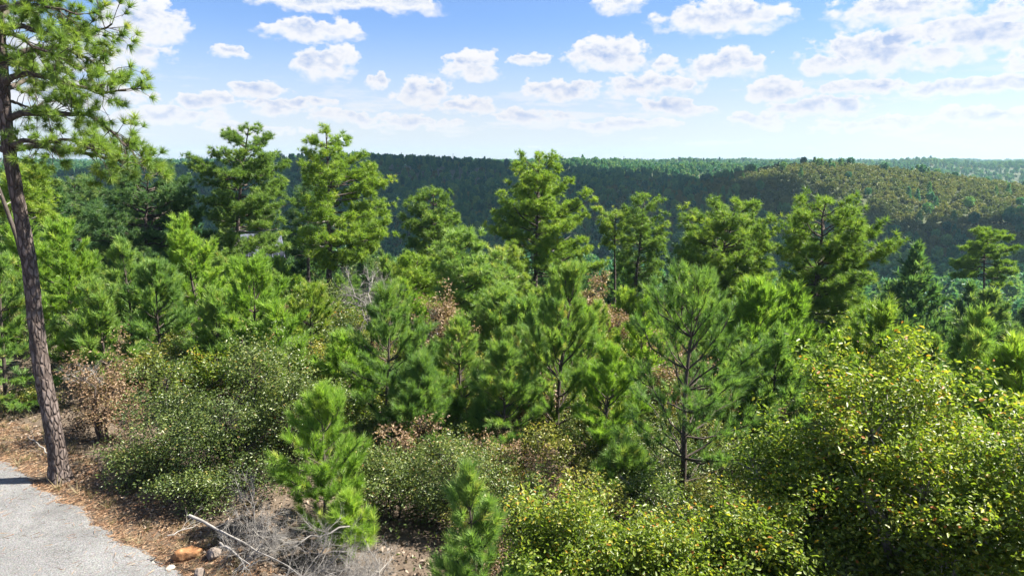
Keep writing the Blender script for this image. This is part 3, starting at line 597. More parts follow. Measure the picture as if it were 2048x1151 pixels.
# ------------------------------------------------------------------ oaks and shrubs near the road
SH = [  # px, top py, Y, rx, ry, material, leaf, clusters, label
      (330, 690, 13.9, 1.35, 1.2, 'shrub', 0.055, 420, 'dense green oak shrub nearest the roadside trunk'),
      (455, 652, 13.2, 1.65, 1.4, 'shrub', 0.058, 620, 'largest glossy green oak shrub on the verge, grey-green dome'),
      (580, 700, 13.9, 1.25, 1.2, 'shrub', 0.055, 420, 'green oak shrub just behind the lime sapling pine'),
      (190, 655, 15.6, 1.05, 0.9, 'russet', 0.060, 210, 'pinkish brown half-bare shrub behind the roadside trunk'),
      (640, 532, 24.0, 1.45, 1.3, 'shrub', 0.085, 380, 'grey-green round oak in front of the bare grey tree'),
      (640, 672, 17.6, 1.1, 1.0, 'gold', 0.070, 300, 'yellowing oak shrub above the green verge shrubs'),
      (780, 880, 12.2, 1.0, 0.9, 'shrub', 0.050, 330, 'dark small-leaved shrub right of the lime sapling'),
      (920, 848, 11.9, 1.1, 0.9, 'shrub', 0.050, 360, 'dark shrub with brownish twigs under the cone-shaped young pine'),
      (1010, 905, 13.2, 0.9, 0.9, 'gold', 0.050, 240, 'olive-brown shrub left of the reddish shrub'),
      (1110, 925, 12.4, 0.8, 0.7, 'russet', 0.055, 170, 'reddish brown low shrub at the foot of the full young pine'),
      (870, 570, 21.0, 0.9, 0.8, 'russet', 0.075, 190, 'orange-brown shrub beside the spreading mid-sized pine'),
      (1205, 525, 30.0, 1.3, 1.2, 'russet', 0.10, 240, 'tall brown-leaved shrub below the slender pole pine'),
      (1340, 640, 18.0, 0.9, 0.8, 'russet', 0.07, 170, 'rust-red shrub seen through the sparse open pine'),
      (60, 770, 17.8, 0.7, 0.6, 'gold', 0.05, 110, 'small yellow-green shrub on the bank behind the roadside trunk'),
      (1230, 640, 22.0, 1.2, 1.1, 'gold', 0.075, 260, 'olive shrub between the full young pine and the slim bright pine'),
      (285, 905, 13.1, 0.75, 0.6, 'shrub', 0.05, 110, 'low leafy shrub on the litter nearest the roadside trunk base'), (395, 975, 12.1, 0.8, 0.55, 'shrub', 0.05, 120, 'low spreading shrub at the shady foot of the largest glossy shrub'),
      (1560, 820, 13.5, 1.1, 1.0, 'shrub', 0.06, 300, 'green shrub between sparse pine and yellow-leaved oak')]
for i, (px, py, Y, rx, ry, m_, leaf, ncl, label) in enumerate(SH):
    t = at(px, py, Y); z0 = hz(t.x, Y); H = max(0.9, t.z - z0 - 0.1)
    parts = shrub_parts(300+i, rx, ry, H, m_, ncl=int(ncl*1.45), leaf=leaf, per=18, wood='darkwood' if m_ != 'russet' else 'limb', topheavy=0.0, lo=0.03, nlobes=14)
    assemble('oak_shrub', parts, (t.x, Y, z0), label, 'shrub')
OAK = [(1850, 665, 9.4, 1.8, 1.6, 0.074, 900, 'tallest yellow-green oak with orange flecked leaves at the verge', 'oak_tree', 'tree'),
       (1640, 800, 9.9, 1.4, 1.2, 0.070, 580, 'yellow-green oak leaning out below the round-crowned pine', 'oak_tree', 'tree'),
       (2070, 740, 8.3, 1.5, 1.3, 0.074, 620, 'broad-leaved yellow oak on the downhill side of the tallest oak', 'oak_tree', 'tree'),
       (1150, 985, 8.7, 1.0, 0.9, 0.062, 480, 'low lime-leaved oak shrub next to the small blue-green pine', 'oak_shrub', 'shrub'),
       (1330, 1005, 8.6, 1.15, 0.9, 0.066, 540, 'low yellow-green oak shrub in the middle of a row of three', 'oak_shrub', 'shrub'),
       (1490, 950, 8.9, 1.1, 1.0, 0.068, 540, 'rounded yellow-green oak shrub leaning against the oak trees', 'oak_shrub', 'shrub')]
for i, (px, py, Y, rx, ry, leaf, ncl, label, nm, cat) in enumerate(OAK):
    t = at(px, py, Y); z0 = hz(t.x, Y); H = t.z - z0 - 0.15; loc = np.array([t.x, Y, z0])
    def near_camera(P, loc=loc): 
        d = P + loc - np.array([0, 0, CH]); return np.linalg.norm(d, axis=1)
    parts, (P, D, S, Rn), rng = shrub_parts(400+i, rx, ry, H, 'oak', nlobes=19, ncl=ncl, leaf=leaf, per=25, keep=near_camera, spread=0.115, sprigs=70, topheavy=0.0, wood='dead' if i < 3 else 'limb')
    root = assemble(nm, parts, loc, label, cat)
    lm = [to_mesh('leaf', LEAF_V, LEAF_F, M['oak'], np.full(6, v)) for v in (0.2, 0.35, 0.45, 0.52, 0.6, 0.68, 0.76, 0.95)]; B = bases(D, rng, 1.0)
    for j in range(len(P)):
        k = int(np.argmin(np.abs(np.array((0.2, 0.35, 0.45, 0.52, 0.6, 0.68, 0.76, 0.95)) - Rn[j])))
        o = link('leaf', lm[k], root); o.matrix_basis = Matrix([list(B[j][r]*S[j]) + [P[j][r]] for r in range(3)] + [[0, 0, 0, 1]])

# ------------------------------------------------------------------ bare grey trees and brush
def snag():
    Y = 21.0; a, b = np.array(at(-14, 345, Y)), np.array(at(34, 475, Y)); g = np.array([b[0] + (b-a)[0]*1.1, Y, 0]); g[2] = hz(g[0], Y); rng = np.random.default_rng(9); w = Wood(); P = np.array([g, b, (a+b)/2, a, a + (a-b)*0.4]) - g; P[0, 2] -= 0.1
    w.tube(P, [0.08, 0.06, 0.05, 0.04, 0.02], 8, rng, 0.06)
    root = thing('dead_tree', g, 'leaning bare grey trunk behind the roadside pine', 'bare tree'); link('trunk', w.mesh('trunk', M['limb']), root)
    for k in range(4):
        w = Wood(); p = P[2] + (P[3]-P[2])*k/3; dead_twigs(w, rng, p, norm(rng.normal(size=3) + [0, 0, 0.5]), 0.5, 0.02, 2, 3, 0.5); link('branch', w.mesh('branch', M['dead']), root)
snag()
def bare_tree(px, py, Y, rx, seed, label, m_='dead', name='dead_tree', depth=4, n=4):
    rng = np.random.default_rng(seed); t = at(px, py, Y); z0 = hz(t.x, Y); H = t.z - z0
    root = thing(name, (t.x, Y, z0), label, 'bare tree'); w = Wood(); w.tube([(0, 0, -0.1), (0.05, 0, H*0.3), (0.1, 0.02, H*0.55)], [0.09, 0.07, 0.05], 7, rng, 0.05); link('trunk', w.mesh('trunk', M['darkwood']), root)
    for k in range(7):
        a = k*2.4; w = Wood(); p = np.array([0.1, 0.02, H*0.55])*(0.55 + 0.45*k/7); dead_twigs(w, rng, p, norm(np.array([math.cos(a)*rx, math.sin(a)*rx, H*0.42])), 0.45*H*0.5, 0.036, depth, n, 0.55)
        link('branch', w.mesh('branch', M[m_]), root)
bare_tree(735, 492, 25, 1.7, 1, 'leafless silvery tree with fine twigs behind the grey-green oak')
bare_tree(860, 600, 21.5, 0.6, 2, 'small leafless grey shrub tree inside the orange-brown shrub', depth=3)
bare_tree(150, 690, 17.5, 1.0, 3, 'low leafless grey shrub on the bank behind the roadside trunk', depth=3)
BR = [(515, 945, 1100, 10.6, 'fan of pale dead twigs standing against the lime sapling', 0.95, (0.25, 0.15, 1.0), 4),
      (470, 1060, 1110, 10.2, 'tangle of dead twigs at the pile end nearest the orange rock', 0.75, (0.6, 0.1, 0.5), 4),
      (590, 1070, 1120, 9.9, 'spreading dead crown lying in the middle of the brush pile', 0.9, (0.8, 0.0, 0.35), 4),
      (660, 1090, 1150, 9.7, 'dead twiggy bough sagging under the tiny seedling pine', 0.8, (0.8, -0.2, 0.3), 4),
      (760, 1110, 1160, 9.6, 'dead twigs at the pile end by the dark small-leaved shrub', 0.7, (-0.3, 0.2, 0.8), 4),
      (540, 1120, 1160, 9.5, 'grey brush nearest the road gravel, lying flat', 0.8, (0.7, -0.3, 0.22), 4),
      (640, 1130, 1180, 9.2, 'flattened grey brush on the road side of the pile', 0.8, (0.9, 0.2, 0.25), 4)]
for i, (px, py, pb, Y, label, L, d, dep) in enumerate(BR):
    rng = np.random.default_rng(600+i); t = at(px, pb, Y); z0 = hz(t.x, Y); root = thing('dead_brush', (t.x, Y, z0), label, 'dead brush')
    for k in range(6):
        w = Wood(); dead_twigs(w, rng, np.array([rng.normal(0, 0.12), rng.normal(0, 0.12), 0.02]), norm(np.array(d) + rng.normal(0, 0.35, 3)*[1, 1, 0.5]), L*rng.uniform(0.45, 0.8), 0.016, dep, 4, 0.6); me = w.mesh('branch', M['dead'])
        co = np.empty(len(me.vertices)*3, np.float32); me.vertices.foreach_get('co', co); co = co.reshape(-1, 3); co[:, 2] = np.abs(co[:, 2]); me.vertices.foreach_set('co', co.ravel())
        link('branch', me, root)
def fallen(p0, p1, r, seed, label, twigs=5):
    rng = np.random.default_rng(seed); a, b = np.array(at(*p0)), np.array(at(*p1)); a[2] = max(a[2], hz(a[0], a[1])+r); b[2] = max(b[2], hz(b[0], b[1])+r); c = (a+b)/2
    base = np.array([c[0], c[1], hz(c[0], c[1])]); w = Wood(); s = np.linspace(0, 1, 8); P = a + np.outer(s, b-a) - base; P[1:-1] += rng.normal(0, 0.02, (6, 3)); w.tube(P, r*(1-0.7*s), 7, rng, 0.08)
    for k in range(twigs):
        p = P[rng.integers(2, 8)]; dead_twigs(w, rng, p, norm((b-a)/np.linalg.norm(b-a) + rng.normal(0, 0.5, 3) + [0, 0, 0.2]), 0.35, r*0.35, 2, 3, 0.5)
    o = link('fallen_branch', w.mesh('fallen_branch', M['dead']), None, base); tag(o, label, 'branch')
fallen((378, 1030, 10.5), (575, 1130, 9.7), 0.026, 1, 'thickest bleached fallen branch running across the brush pile')
fallen((440, 1085, 10.1), (500, 1128, 9.6), 0.022, 2, 'shorter bleached stick below the thickest fallen branch', 3)
fallen((335, 1070, 10.5), (410, 1040, 10.9), 0.012, 3, 'thin straight stick lying behind the orange rock', 2)
fallen((700, 1052, 10.2), (560, 1090, 9.9), 0.016, 4, 'curved grey branch arching out under the lime sapling', 6)
fallen((100, 908, 14.6), (55, 870, 15.2), 0.020, 5, 'pale crooked stick on the ground behind the roadside trunk', 2)
fallen((1215, 935, 12.6), (1310, 1010, 11.4), 0.030, 6, 'dark leaning pole below the sparse open pine', 1)

def rock(px, py, Y, sx, sy, sz, seed, m_, label, name='rock'):
    rng = np.random.default_rng(seed); t = at(px, py, Y); z0 = hz(t.x, Y); n, k = 15, 24
    u = np.linspace(0.02, math.pi-0.02, n); v = np.arange(k)*2*math.pi/k; D = np.stack([np.outer(np.sin(u), np.cos(v)), np.outer(np.sin(u), np.sin(v)), np.outer(np.cos(u), np.ones(k))], -1)
    bump = np.min([0.62/np.maximum(0.3, D@(a/np.linalg.norm(a))) for a in rng.normal(size=(16, 3))], axis=0).clip(0.5, 1.15) + rng.normal(0, 0.025, (n, k))
    V = (D*bump[..., None]*[sx, sy, sz]); V[..., 2] = V[..., 2] + sz*0.55; i = np.arange(n-1)[:, None]*k; j = np.arange(k)[None]; F = np.stack([i+j, i+k+j, i+k+(j+1) % k, i+(j+1) % k], -1).reshape(-1, 4)
    o = link(name, to_mesh(name, V.reshape(-1, 3), F, m_), None, (t.x, Y, z0)); o.rotation_euler = (0, 0, rng.uniform(0, 6)); tag(o, label, name)
M['orange_rock'] = rough_mat('orange_rock', [(0.3, (0.07, 0.035, 0.02)), (0.5, (0.24, 0.12, 0.055)), (0.7, (0.36, 0.22, 0.12))], 9, bump=0.9)
M['pale_stone'] = rough_mat('pale_stone', [(0.3, (0.22, 0.20, 0.17)), (0.7, (0.42, 0.39, 0.35))], 9, bump=0.6)
M['grey_rock'] = rough_mat('grey_rock', [(0.3, (0.10, 0.085, 0.075)), (0.7, (0.30, 0.25, 0.22))], 9, bump=0.6)
rock(372, 1092, 10.55, 0.36, 0.20, 0.15, 1, M['orange_rock'], 'flat orange ironstone rock at the end of the brush pile')
rock(425, 1086, 10.55, 0.16, 0.16, 0.16, 2, M['grey_rock'], 'grey-brown round rock touching the orange rock')
rock(398, 1128, 9.95, 0.13, 0.10, 0.17, 3, M['grey_rock'], 'upright brown rock between orange rock and white stone')
rock(428, 1140, 9.8, 0.10, 0.08, 0.09, 4, M['pale_stone'], 'white pointed stone below the thickest fallen branch', 'stone')
rock(335, 1108, 10.2, 0.09, 0.07, 0.05, 5, M['pale_stone'], 'flat whitish stone on the road side of the orange rock', 'stone')
rock(362, 1138, 9.7, 0.09, 0.07, 0.05, 6, M['pale_stone'], 'pale stone sunk in pine straw at the gravel edge', 'stone')
rock(305, 1095, 10.4, 0.05, 0.04, 0.03, 7, M['pale_stone'], 'smallest pale pebble on the pine straw', 'stone')

# ------------------------------------------------------------------ litter on the ground (nobody could count it)
def litter(name, label, cat, n, region, shape, size, material, seed, tilt=0.35, lift=0.012, r=(0, 1)):
    rng = np.random.default_rng(seed); P = region(rng, n); P = np.concatenate([P, height(P[:, 0], P[:, 1])[:, None] + lift + rng.uniform(0, 0.02, (len(P), 1))], -1); n = len(P)
    a = rng.uniform(0, 6.28, n); D = norm(np.stack([np.cos(a), np.sin(a), rng.normal(0, tilt, n)], -1)); S = size*rng.uniform(0.6, 1.4, n)
    V, F, rr = stamp(shape[0], shape[1], P, D, S, rng, rng.uniform(r[0], r[1], n), 0.0); o = link(name, to_mesh(name, V, F, material, rr)); o['kind'] = 'stuff'; tag(o, label, cat)
def strip(s0, s1, l0, l1, pw=1.0):
    def f(rng, n):
        l = rng.uniform(l0, l1, n); s = s0 + (s1-s0)*rng.uniform(0, 1, n)**pw; s = s + 0.12*np.sin(l*2.3); return np.stack([-5.2 - 0.81*l + 0.587*s, 10 + 0.587*l + 0.81*s], -1)
    return f
M['straw'] = leaf_mat('pine_straw', [(0, (0.16, 0.075, 0.04)), (0.5, (0.33, 0.19, 0.11)), (1, (0.50, 0.36, 0.23))], trans=0.1, rough=0.7, gain=0.75)
M['litter'] = leaf_mat('dry_leaves', [(0, (0.075, 0.05, 0.035)), (0.5, (0.20, 0.14, 0.10)), (0.85, (0.36, 0.28, 0.22)), (1, (0.5, 0.43, 0.36))], trans=0.1, rough=0.6, gain=0.75)
M['drygrass'] = leaf_mat('dry_grass', [(0, (0.14, 0.13, 0.055)), (0.5, (0.34, 0.28, 0.15)), (1, (0.50, 0.43, 0.28))], trans=0.3, rough=0.6, gain=0.75)
NEEDLE = (np.array([(-0.03, 0, 0), (0.03, 0, 0), (0.0, 0.01, 1.0)]), np.array([(0, 1, 2)]))
litter('pine_straw', 'orange-brown fallen pine needles along the gravel edge', 'pine straw', 26000, strip(-0.22, 1.05, -4, 22), NEEDLE, 0.17, M['straw'], 1, 0.12)
litter('drifted_straw', 'sparse pine needles drifted onto the gravelly road', 'pine straw', 1500, strip(0.0, -2.2, -4, 22, 2.2), NEEDLE, 0.15, M['straw'], 6, 0.05, 0.055)
litter('leaf_litter', 'grey-brown dead leaves under the roadside shrubs', 'leaf litter', 24000, strip(0.5, 7.0, -8, 22, 1.3), (LEAF_V, LEAF_F), 0.075, M['litter'], 2)
BLADE = tuft_t(14, 0.03, 0.35, 99)
litter('dry_grass', 'thin pale dry grass on the verge', 'grass', 420, strip(0.15, 2.6, -2, 22, 1.5), BLADE, 0.26, M['drygrass'], 3, 0.0)
o = bpy.data.objects['dry_grass']
def grass_up():
    rng = np.random.default_rng(4); P = strip(0.1, 3.0, -2, 22, 1.4)(rng, 520); P = np.concatenate([P, height(P[:, 0], P[:, 1])[:, None]], -1); D = norm(rng.normal(0, 0.3, P.shape) + [0, 0, 1])
    V, F, r = stamp(BLADE[0], BLADE[1], P, D, rng.uniform(0.14, 0.40, len(P)), rng, rng.uniform(0, 1, len(P)), 0.1)
    o.data = to_mesh('dry_grass', V, F, M['drygrass'], np.clip(r, 0, 1))
grass_up()

def ground_cover():
    rng = np.random.default_rng(31); n = 3600; r = 9 + 34*rng.random(n)**0.9; a = rng.uniform(R_(-42), R_(43), n); x, y = r*np.sin(a), r*np.cos(a); ok = road_s(x, y) > np.where(x > -2.5, 2.4, 3.6); x, y = x[ok], y[ok]; n = len(x)
    C = np.stack([x, y, height(x, y) + 0.22], -1); P = np.repeat(C, 16, 0) + rng.normal(0, 1, (n*16, 3))*[0.24, 0.24, 0.13]; D = norm(rng.normal(size=P.shape)*[1, 1, 0.5]); m = len(P)
    V, F, rr = stamp(LEAF_V, LEAF_F, P, D, rng.uniform(0.05, 0.10, m), rng, np.clip(np.repeat(rng.normal(0.4, 0.15, n), 16) + rng.normal(0, 0.15, m), 0, 1), 0.0, 1.0)
    o = link('ground_cover', to_mesh('ground_cover', V, F, M['shrub'], rr)); o['kind'] = 'stuff'; tag(o, 'low leafy ground cover beneath the shrubs and young pines', 'ground cover')
ground_cover()

# ------------------------------------------------------------------ undergrowth and the young wood downhill
def scatter(rng, n_try, r0, r1, a0, a1, dmin, taken):
    out = []; rr = np.sqrt(rng.uniform(r0*r0, r1*r1, n_try)); aa = rng.uniform(R_(a0), R_(a1), n_try)
    grid = {}
    for p in taken: grid.setdefault((int(p[0]//dmin), int(p[1]//dmin)), []).append(p)
    for x, y in zip(rr*np.sin(aa), rr*np.cos(aa)):
        g = (int(x//dmin), int(y//dmin))
        if any((x-q[0])**2 + (y-q[1])**2 < dmin*dmin for i in (-1, 0, 1) for j in (-1, 0, 1) for q in grid.get((g[0]+i, g[1]+j), ())): continue
        grid.setdefault(g, []).append((x, y)); out.append((x, y))
    return out
def to_px(x, y, z):
    c, s = math.cos(PITCH), math.sin(PITCH); dz = z-CH; f = y*c - dz*s; u = y*s + dz*c
    return 1024 + FPX*x/f, 575.5 - FPX*u/f
HIDE = (0, 0, -500)
LAND = [(497, 38, 'pine with the separate top tuft'), (655, 34, 'stepped yellow-green pine'), (866, 43, 'rounded dark green pine'), (1075, 40, 'domed skyline pine'), (1280, 42, 'narrow pointed pine'), (1230, 44, 'slender pole pine'), (1445, 33, 'broad flat-topped pine'),
    (1630, 26.5, 'large round-crowned pine'), (1968, 58, 'lone thin valley pine'), (295, 38, 'wide dark shaggy pine'), (150, 47, 'very dark low pine'), (55, 27, 'pine behind the roadside trunk'), (925, 25, 'spreading mid-sized pine'), (640, 24, 'grey-green round oak'),
    (735, 26, 'leafless silvery tree'), (1205, 30, 'tall brown-leaved shrub'), (640, 11.5, 'lime sapling pine'), (765, 15.6, 'young pine with brown forked stem'), (925, 16.6, 'neat cone-shaped young pine'), (1115, 16.4, 'full young pine'), (1385, 12.9, 'sparse open young pine'),
    (128, 21.5, 'soft full young pine by the roadside trunk'), (380, 24, 'tall bright young pine'), (490, 19.5, 'wide lime-green young pine'), (1340, 18, 'rust-red shrub'), (1850, 9.4, 'tallest yellow-green oak'), (1640, 9.9, 'leaning yellow-green oak'), (1110, 12.4, 'reddish low shrub'), (512, 62, 'pale metal-roofed house')]
LAND = [((px-1024)/FPX*Y*1.02, Y, n) for px, Y, n in LAND]
def nearest(x, y): return min(LAND, key=lambda l: (l[0]-x)**2 + (l[1]-y)**2)[2]
def size_word(sc, a, b): return 'small' if sc < a else ('mid-sized' if sc < b else 'tall')
PL_F = [plume_t(14, 0.15, 70+i, 0.9) for i in range(3)]
def park(root):                     # a prototype leaves the scene once its copies stand
    for ch in list(root.children): bpy.data.objects.remove(ch)
    bpy.data.objects.remove(root)
def under():
    rng = np.random.default_rng(900)
    yp = [assemble('young_pine', young_pine_parts(910+i, 3.6, R, PL_M, m_, plume=0.30, lo=0.06, sep=False), HIDE, '', 'pine tree') for i, (R, m_) in enumerate([(1.1, 'young'), (1.25, 'lime'), (1.0, 'young'), (1.2, 'pine')])]
    sh = [assemble('oak_shrub', shrub_parts(920+i, 1.2, 1.2, 2.2, m_, ncl=190, leaf=0.085, per=14, sprigs=8), HIDE, '', 'shrub') for i, m_ in enumerate(['shrub', 'gold', 'russet', 'shrub', 'oak'])]
    SL = ['green leafy', 'yellow-olive', 'brown-leaved', 'dark green', 'yellow-green']
    SG = ['green undergrowth shrubs', 'olive undergrowth shrubs', 'brown undergrowth shrubs', 'dark green undergrowth shrubs', 'yellow-green undergrowth shrubs']
    taken = [(at(p[0], p[1], p[2]).x, p[2]) for p in YP] + [(at(p[0], p[1], p[2]).x, p[2]) for p in SH]
    for (x, y) in scatter(rng, 4000, 17.5, 50, -44, 46, 2.3, taken):
        if road_s(x, y) < 4.5: continue
        z = hz(x, y); k = rng.integers(0, 4); sc = rng.uniform(0.65, 1.35); px, py = to_px(x, y, z+3.6*sc)
        if 475 < px < 550 and py < 520: continue
        if 640 < px < 810 and py < 600 and y < 27: continue
        if 560 < px < 760 and py < 560: sc *= 0.7
        if py < 505: sc *= 0.75
        copy_tree(yp[k], (x, y, z), rng.uniform(0, 6.28), sc, '%s %s young pine beside the %s' % (size_word(sc, 0.85, 1.1), ['fresh green', 'lime-green', 'deep green', 'olive-green'][k], nearest(x, y)), ['green young pines downhill', 'lime young pines downhill', 'deep green young pines downhill', 'olive young pines downhill'][k])
    spots = [p for p in scatter(rng, 8000, 10.0, 44, -40, 41, 1.45, []) if road_s(*p) > 3.6]
    fill = [p for p in scatter(rng, 4000, 9.5, 19, -34, 40, 1.05, []) if road_s(*p) > (2.6 if to_px(p[0], p[1], 0)[0] > 860 else 4.4)]
    spots = fill[:110] + sorted(spots, key=lambda p: math.hypot(*p))[:170]
    for (x, y) in spots:
        k = rng.choice(5, p=[0.34, 0.2, 0.1, 0.26, 0.10]); sc = rng.uniform(0.55, 1.05) if y > 17 else rng.uniform(0.42, 0.75)
        copy_tree(sh[k], (x, y, hz(x, y)), rng.uniform(0, 6.28), sc, '%s %s undergrowth shrub beside the %s' % (size_word(sc, 0.6, 0.85), SL[k], nearest(x, y)), SG[k])
    for r in yp + sh: park(r)
under()
def valley():
    rng = np.random.default_rng(950)
    pr = [assemble('pine_tree', young_pine_parts(960+i, 7.0, R, PL_F, 'valley', plume=0.55, lo=lo, dens=0.55, sep=False), HIDE, '', 'pine tree') for i, (R, lo) in enumerate([(1.7, 0.15), (2.1, 0.2), (1.5, 0.12), (2.3, 0.35)])]
    ok = [assemble('oak_tree', shrub_parts(970+i, 2.4, 2.4, 6.0, 'far_oak', ncl=240, leaf=0.26, per=10, spread=0.3, sprigs=6, lo=0.25, stems=1), HIDE, '', 'tree') for i in range(2)]
    n = 0
    for (x, y) in scatter(rng, 9000, 50, 125, -44, 46, 4.4, [(at(505, 500, 60).x, 60)]):
        z = hz(x, y); px, py = to_px(x, y, z+7)
        if abs(x - at(505, 500, 62).x) < 8 and 50 < y < 69: continue
        if n >= 420: break
        n += 1; sc = rng.uniform(0.7, 1.25)*(1.3 if x > 12 else 1.0)
        if rng.random() < 0.84: copy_tree(pr[rng.integers(0, 4)], (x, y, z), rng.uniform(0, 6.28), sc, '%s deep green pine on the slope below the %s' % (size_word(sc, 0.85, 1.08), nearest(x, y)), 'pines on the valley slope')
        else: copy_tree(ok[rng.integers(0, 2)], (x, y, z), rng.uniform(0, 6.28), sc, '%s olive-brown broadleaf tree on the slope below the %s' % (size_word(sc, 0.85, 1.05), nearest(x, y)), 'broadleaf trees on the valley slope')
    for r in pr + ok: park(r)
valley()

# ------------------------------------------------------------------ far woods: one mass of trees
def far_protos():
    col = bpy.data.collections.new('far_tree_shapes')
    T5 = [tuft_t(7, 0.55, 0.8, 200+i) for i in range(4)]
    def add(P, D, S, Rn, m_, rng, tr, k):
        V1, F1, r1 = [], [], []; me = foliage('far_tree', P, D, S, Rn, T5, M[m_], rng, 0.08)
        o = bpy.data.objects.new('%02d_far_tree' % k, me); col.objects.link(o)
    for k in range(10):
        rng = np.random.default_rng(800+k); n = 110
        if k < 4:       # pointed pines
            t = rng.uniform(0, 1, n)**0.8; a = rng.uniform(0, 6.28, n); r = 1.7*(1-t)**0.8*rng.uniform(0.4, 1, n)**0.5 + 0.1
            P = np.stack([np.cos(a)*r, np.sin(a)*r, 1.5 + 6.3*t], -1)
        elif k < 6:     # round-topped pines
            d = norm(rng.normal(size=(n, 3))); P = d*[2.0, 2.0, 2.3]*(rng.uniform(0.3, 1, n)**0.4)[:, None] + [0, 0, 6.2]
        else:           # broadleaf domes
            d = norm(rng.normal(size=(n, 3))); d[:, 2] = np.abs(d[:, 2]); P = d*[2.6, 2.6, 3.0]*(rng.uniform(0.3, 1, n)**0.35)[:, None]*(1 + 0.18*np.sin(3*d[:, :1]*3+k)) + [0, 0, 1.9]
        c = P.mean(0); D = norm((P-c)*[1, 1, 0.8] + [0, 0, 0.7] + rng.normal(0, 0.4, P.shape)); add(P, D, rng.uniform(0.7, 1.15, n)*(0.85 if k < 4 else 1.0), np.clip(rng.normal(0.45, 0.1, n), 0, 1), 'far_pine' if k < 6 else 'far_oak', rng, None, k)
    return col
def far_wood():
    rng = np.random.default_rng(1000); col = far_protos(); pts = []
    for r0, r1, dm, nt in ((118, 240, 4.2, 16000), (240, 520, 4.0, 90000), (520, 900, 6.0, 70000), (900, 1500, 8.5, 50000), (1500, 3200, 15.0, 40000)):
        pts += scatter(rng, nt, r0, r1, -44, 45, dm, [])
    pts = np.array(pts); n = len(pts); X, Y = pts[:, 0], pts[:, 1]; Z = height(X, Y)
    hill = np.exp(-((X-200)/150)**2 - ((Y-390)/150)**2)
    noise = np.sin(X/23.0)*np.cos(Y/31.0) + 0.7*np.sin(X/11.0+Y/17.0)
    poak = np.clip(0.10 + 1.15*hill + 0.10*noise, 0.02, 0.93); oak = rng.random(n) < poak
    idx = np.where(oak, rng.integers(6, 10, n), rng.choice([0, 1, 2, 3, 4, 5], n, p=[.13, .13, .13, .11, .25, .25]))
    sc = rng.uniform(0.7, 1.15, n)*np.where(oak, 0.98, 1.0)*np.clip(0.9 + Y/3500.0, 1, 1.6)*np.where((Y < 230) & (X > 0), 1.4, 1.0); tall = (rng.random(n) < np.where(Z > -6, 0.07, 0.02)) & (idx < 4) & (hill < 0.25); sc[tall] *= rng.uniform(1.1, 1.4, tall.sum()); sc[hill > 0.3] = np.minimum(sc[hill > 0.3], 0.95)
    me = bpy.data.meshes.new('distant_forest'); me.vertices.add(n); me.vertices.foreach_set('co', np.stack([X, Y, Z], -1).astype(np.float32).ravel())
    for nm, ty, v in (('idx', 'INT', idx.astype(np.int32)), ('turn', 'FLOAT', rng.uniform(0, 6.28, n).astype(np.float32)), ('size', 'FLOAT', sc.astype(np.float32))):
        me.attributes.new(nm, ty, 'POINT').data.foreach_set('value', v)
    o = link('distant_forest', me); o['kind'] = 'stuff'; tag(o, 'unbroken wood of pines and oaks covering the far ridge and hill', 'forest')
    ng = bpy.data.node_groups.new('place_trees', 'GeometryNodeTree'); ng.interface.new_socket('Geometry', in_out='INPUT', socket_type='NodeSocketGeometry'); ng.interface.new_socket('Geometry', in_out='OUTPUT', socket_type='NodeSocketGeometry')
    N = ng.nodes; gi, go = N.new('NodeGroupInput'), N.new('NodeGroupOutput'); ip = N.new('GeometryNodeInstanceOnPoints'); ci = N.new('GeometryNodeCollectionInfo')
    ci.inputs['Collection'].default_value = col; ci.inputs['Separate Children'].default_value = True; ci.inputs['Reset Children'].default_value = True
    def attr(nm, ty): a = N.new('GeometryNodeInputNamedAttribute'); a.data_type = ty; a.inputs['Name'].default_value = nm; return [s for s in a.outputs if s.enabled][0]
    cx = N.new('ShaderNodeCombineXYZ'); e2r = N.new('FunctionNodeEulerToRotation'); L = ng.links
    L.new(gi.outputs[0], ip.inputs['Points']); L.new(ci.outputs[0], ip.inputs['Instance']); ip.inputs['Pick Instance'].default_value = True
    L.new(attr('idx', 'INT'), ip.inputs['Instance Index']); L.new(attr('turn', 'FLOAT'), cx.inputs[2]); L.new(cx.outputs[0], e2r.inputs[0]); L.new(e2r.outputs[0], ip.inputs['Rotation']); L.new(attr('size', 'FLOAT'), ip.inputs['Scale'])
    L.new(ip.outputs[0], go.inputs[0]); md = o.modifiers.new('place_trees', 'NODES'); md.node_group = ng
    print('FAR TREES', n)
far_wood()

# ------------------------------------------------------------------ house, water tower, poles
def box(x0, x1, y0, y1, z0, z1):
    V = [(x, y, z) for z in (z0, z1) for y in (y0, y1) for x in (x0, x1)]
    return np.array(V, float), np.array([(0, 2, 3, 1), (4, 5, 7, 6), (0, 1, 5, 4), (2, 6, 7, 3), (0, 4, 6, 2), (1, 3, 7, 5)])
M['white_metal'] = rough_mat('white_metal', [(0.2, (0.085, 0.095, 0.13)), (0.8, (0.12, 0.13, 0.175))], 2, bump=0.05, rough=0.45, spec=0.5)
M['siding'] = rough_mat('pale_siding', [(0.2, (0.10, 0.10, 0.115)), (0.8, (0.13, 0.13, 0.15))], 3, bump=0.1, rough=0.6)
M['glass'] = rough_mat('window_glass', [(0.2, (0.02, 0.025, 0.03)), (0.8, (0.05, 0.06, 0.07))], 2, bump=0.0, rough=0.1, spec=0.8)
M['tan'] = rough_mat('tan_brick', [(0.2, (0.22, 0.16, 0.12)), (0.8, (0.36, 0.27, 0.21))], 4, bump=0.1)
M['shingle'] = rough_mat('grey_shingle', [(0.2, (0.07, 0.065, 0.075)), (0.8, (0.15, 0.14, 0.16))], 4, bump=0.2)
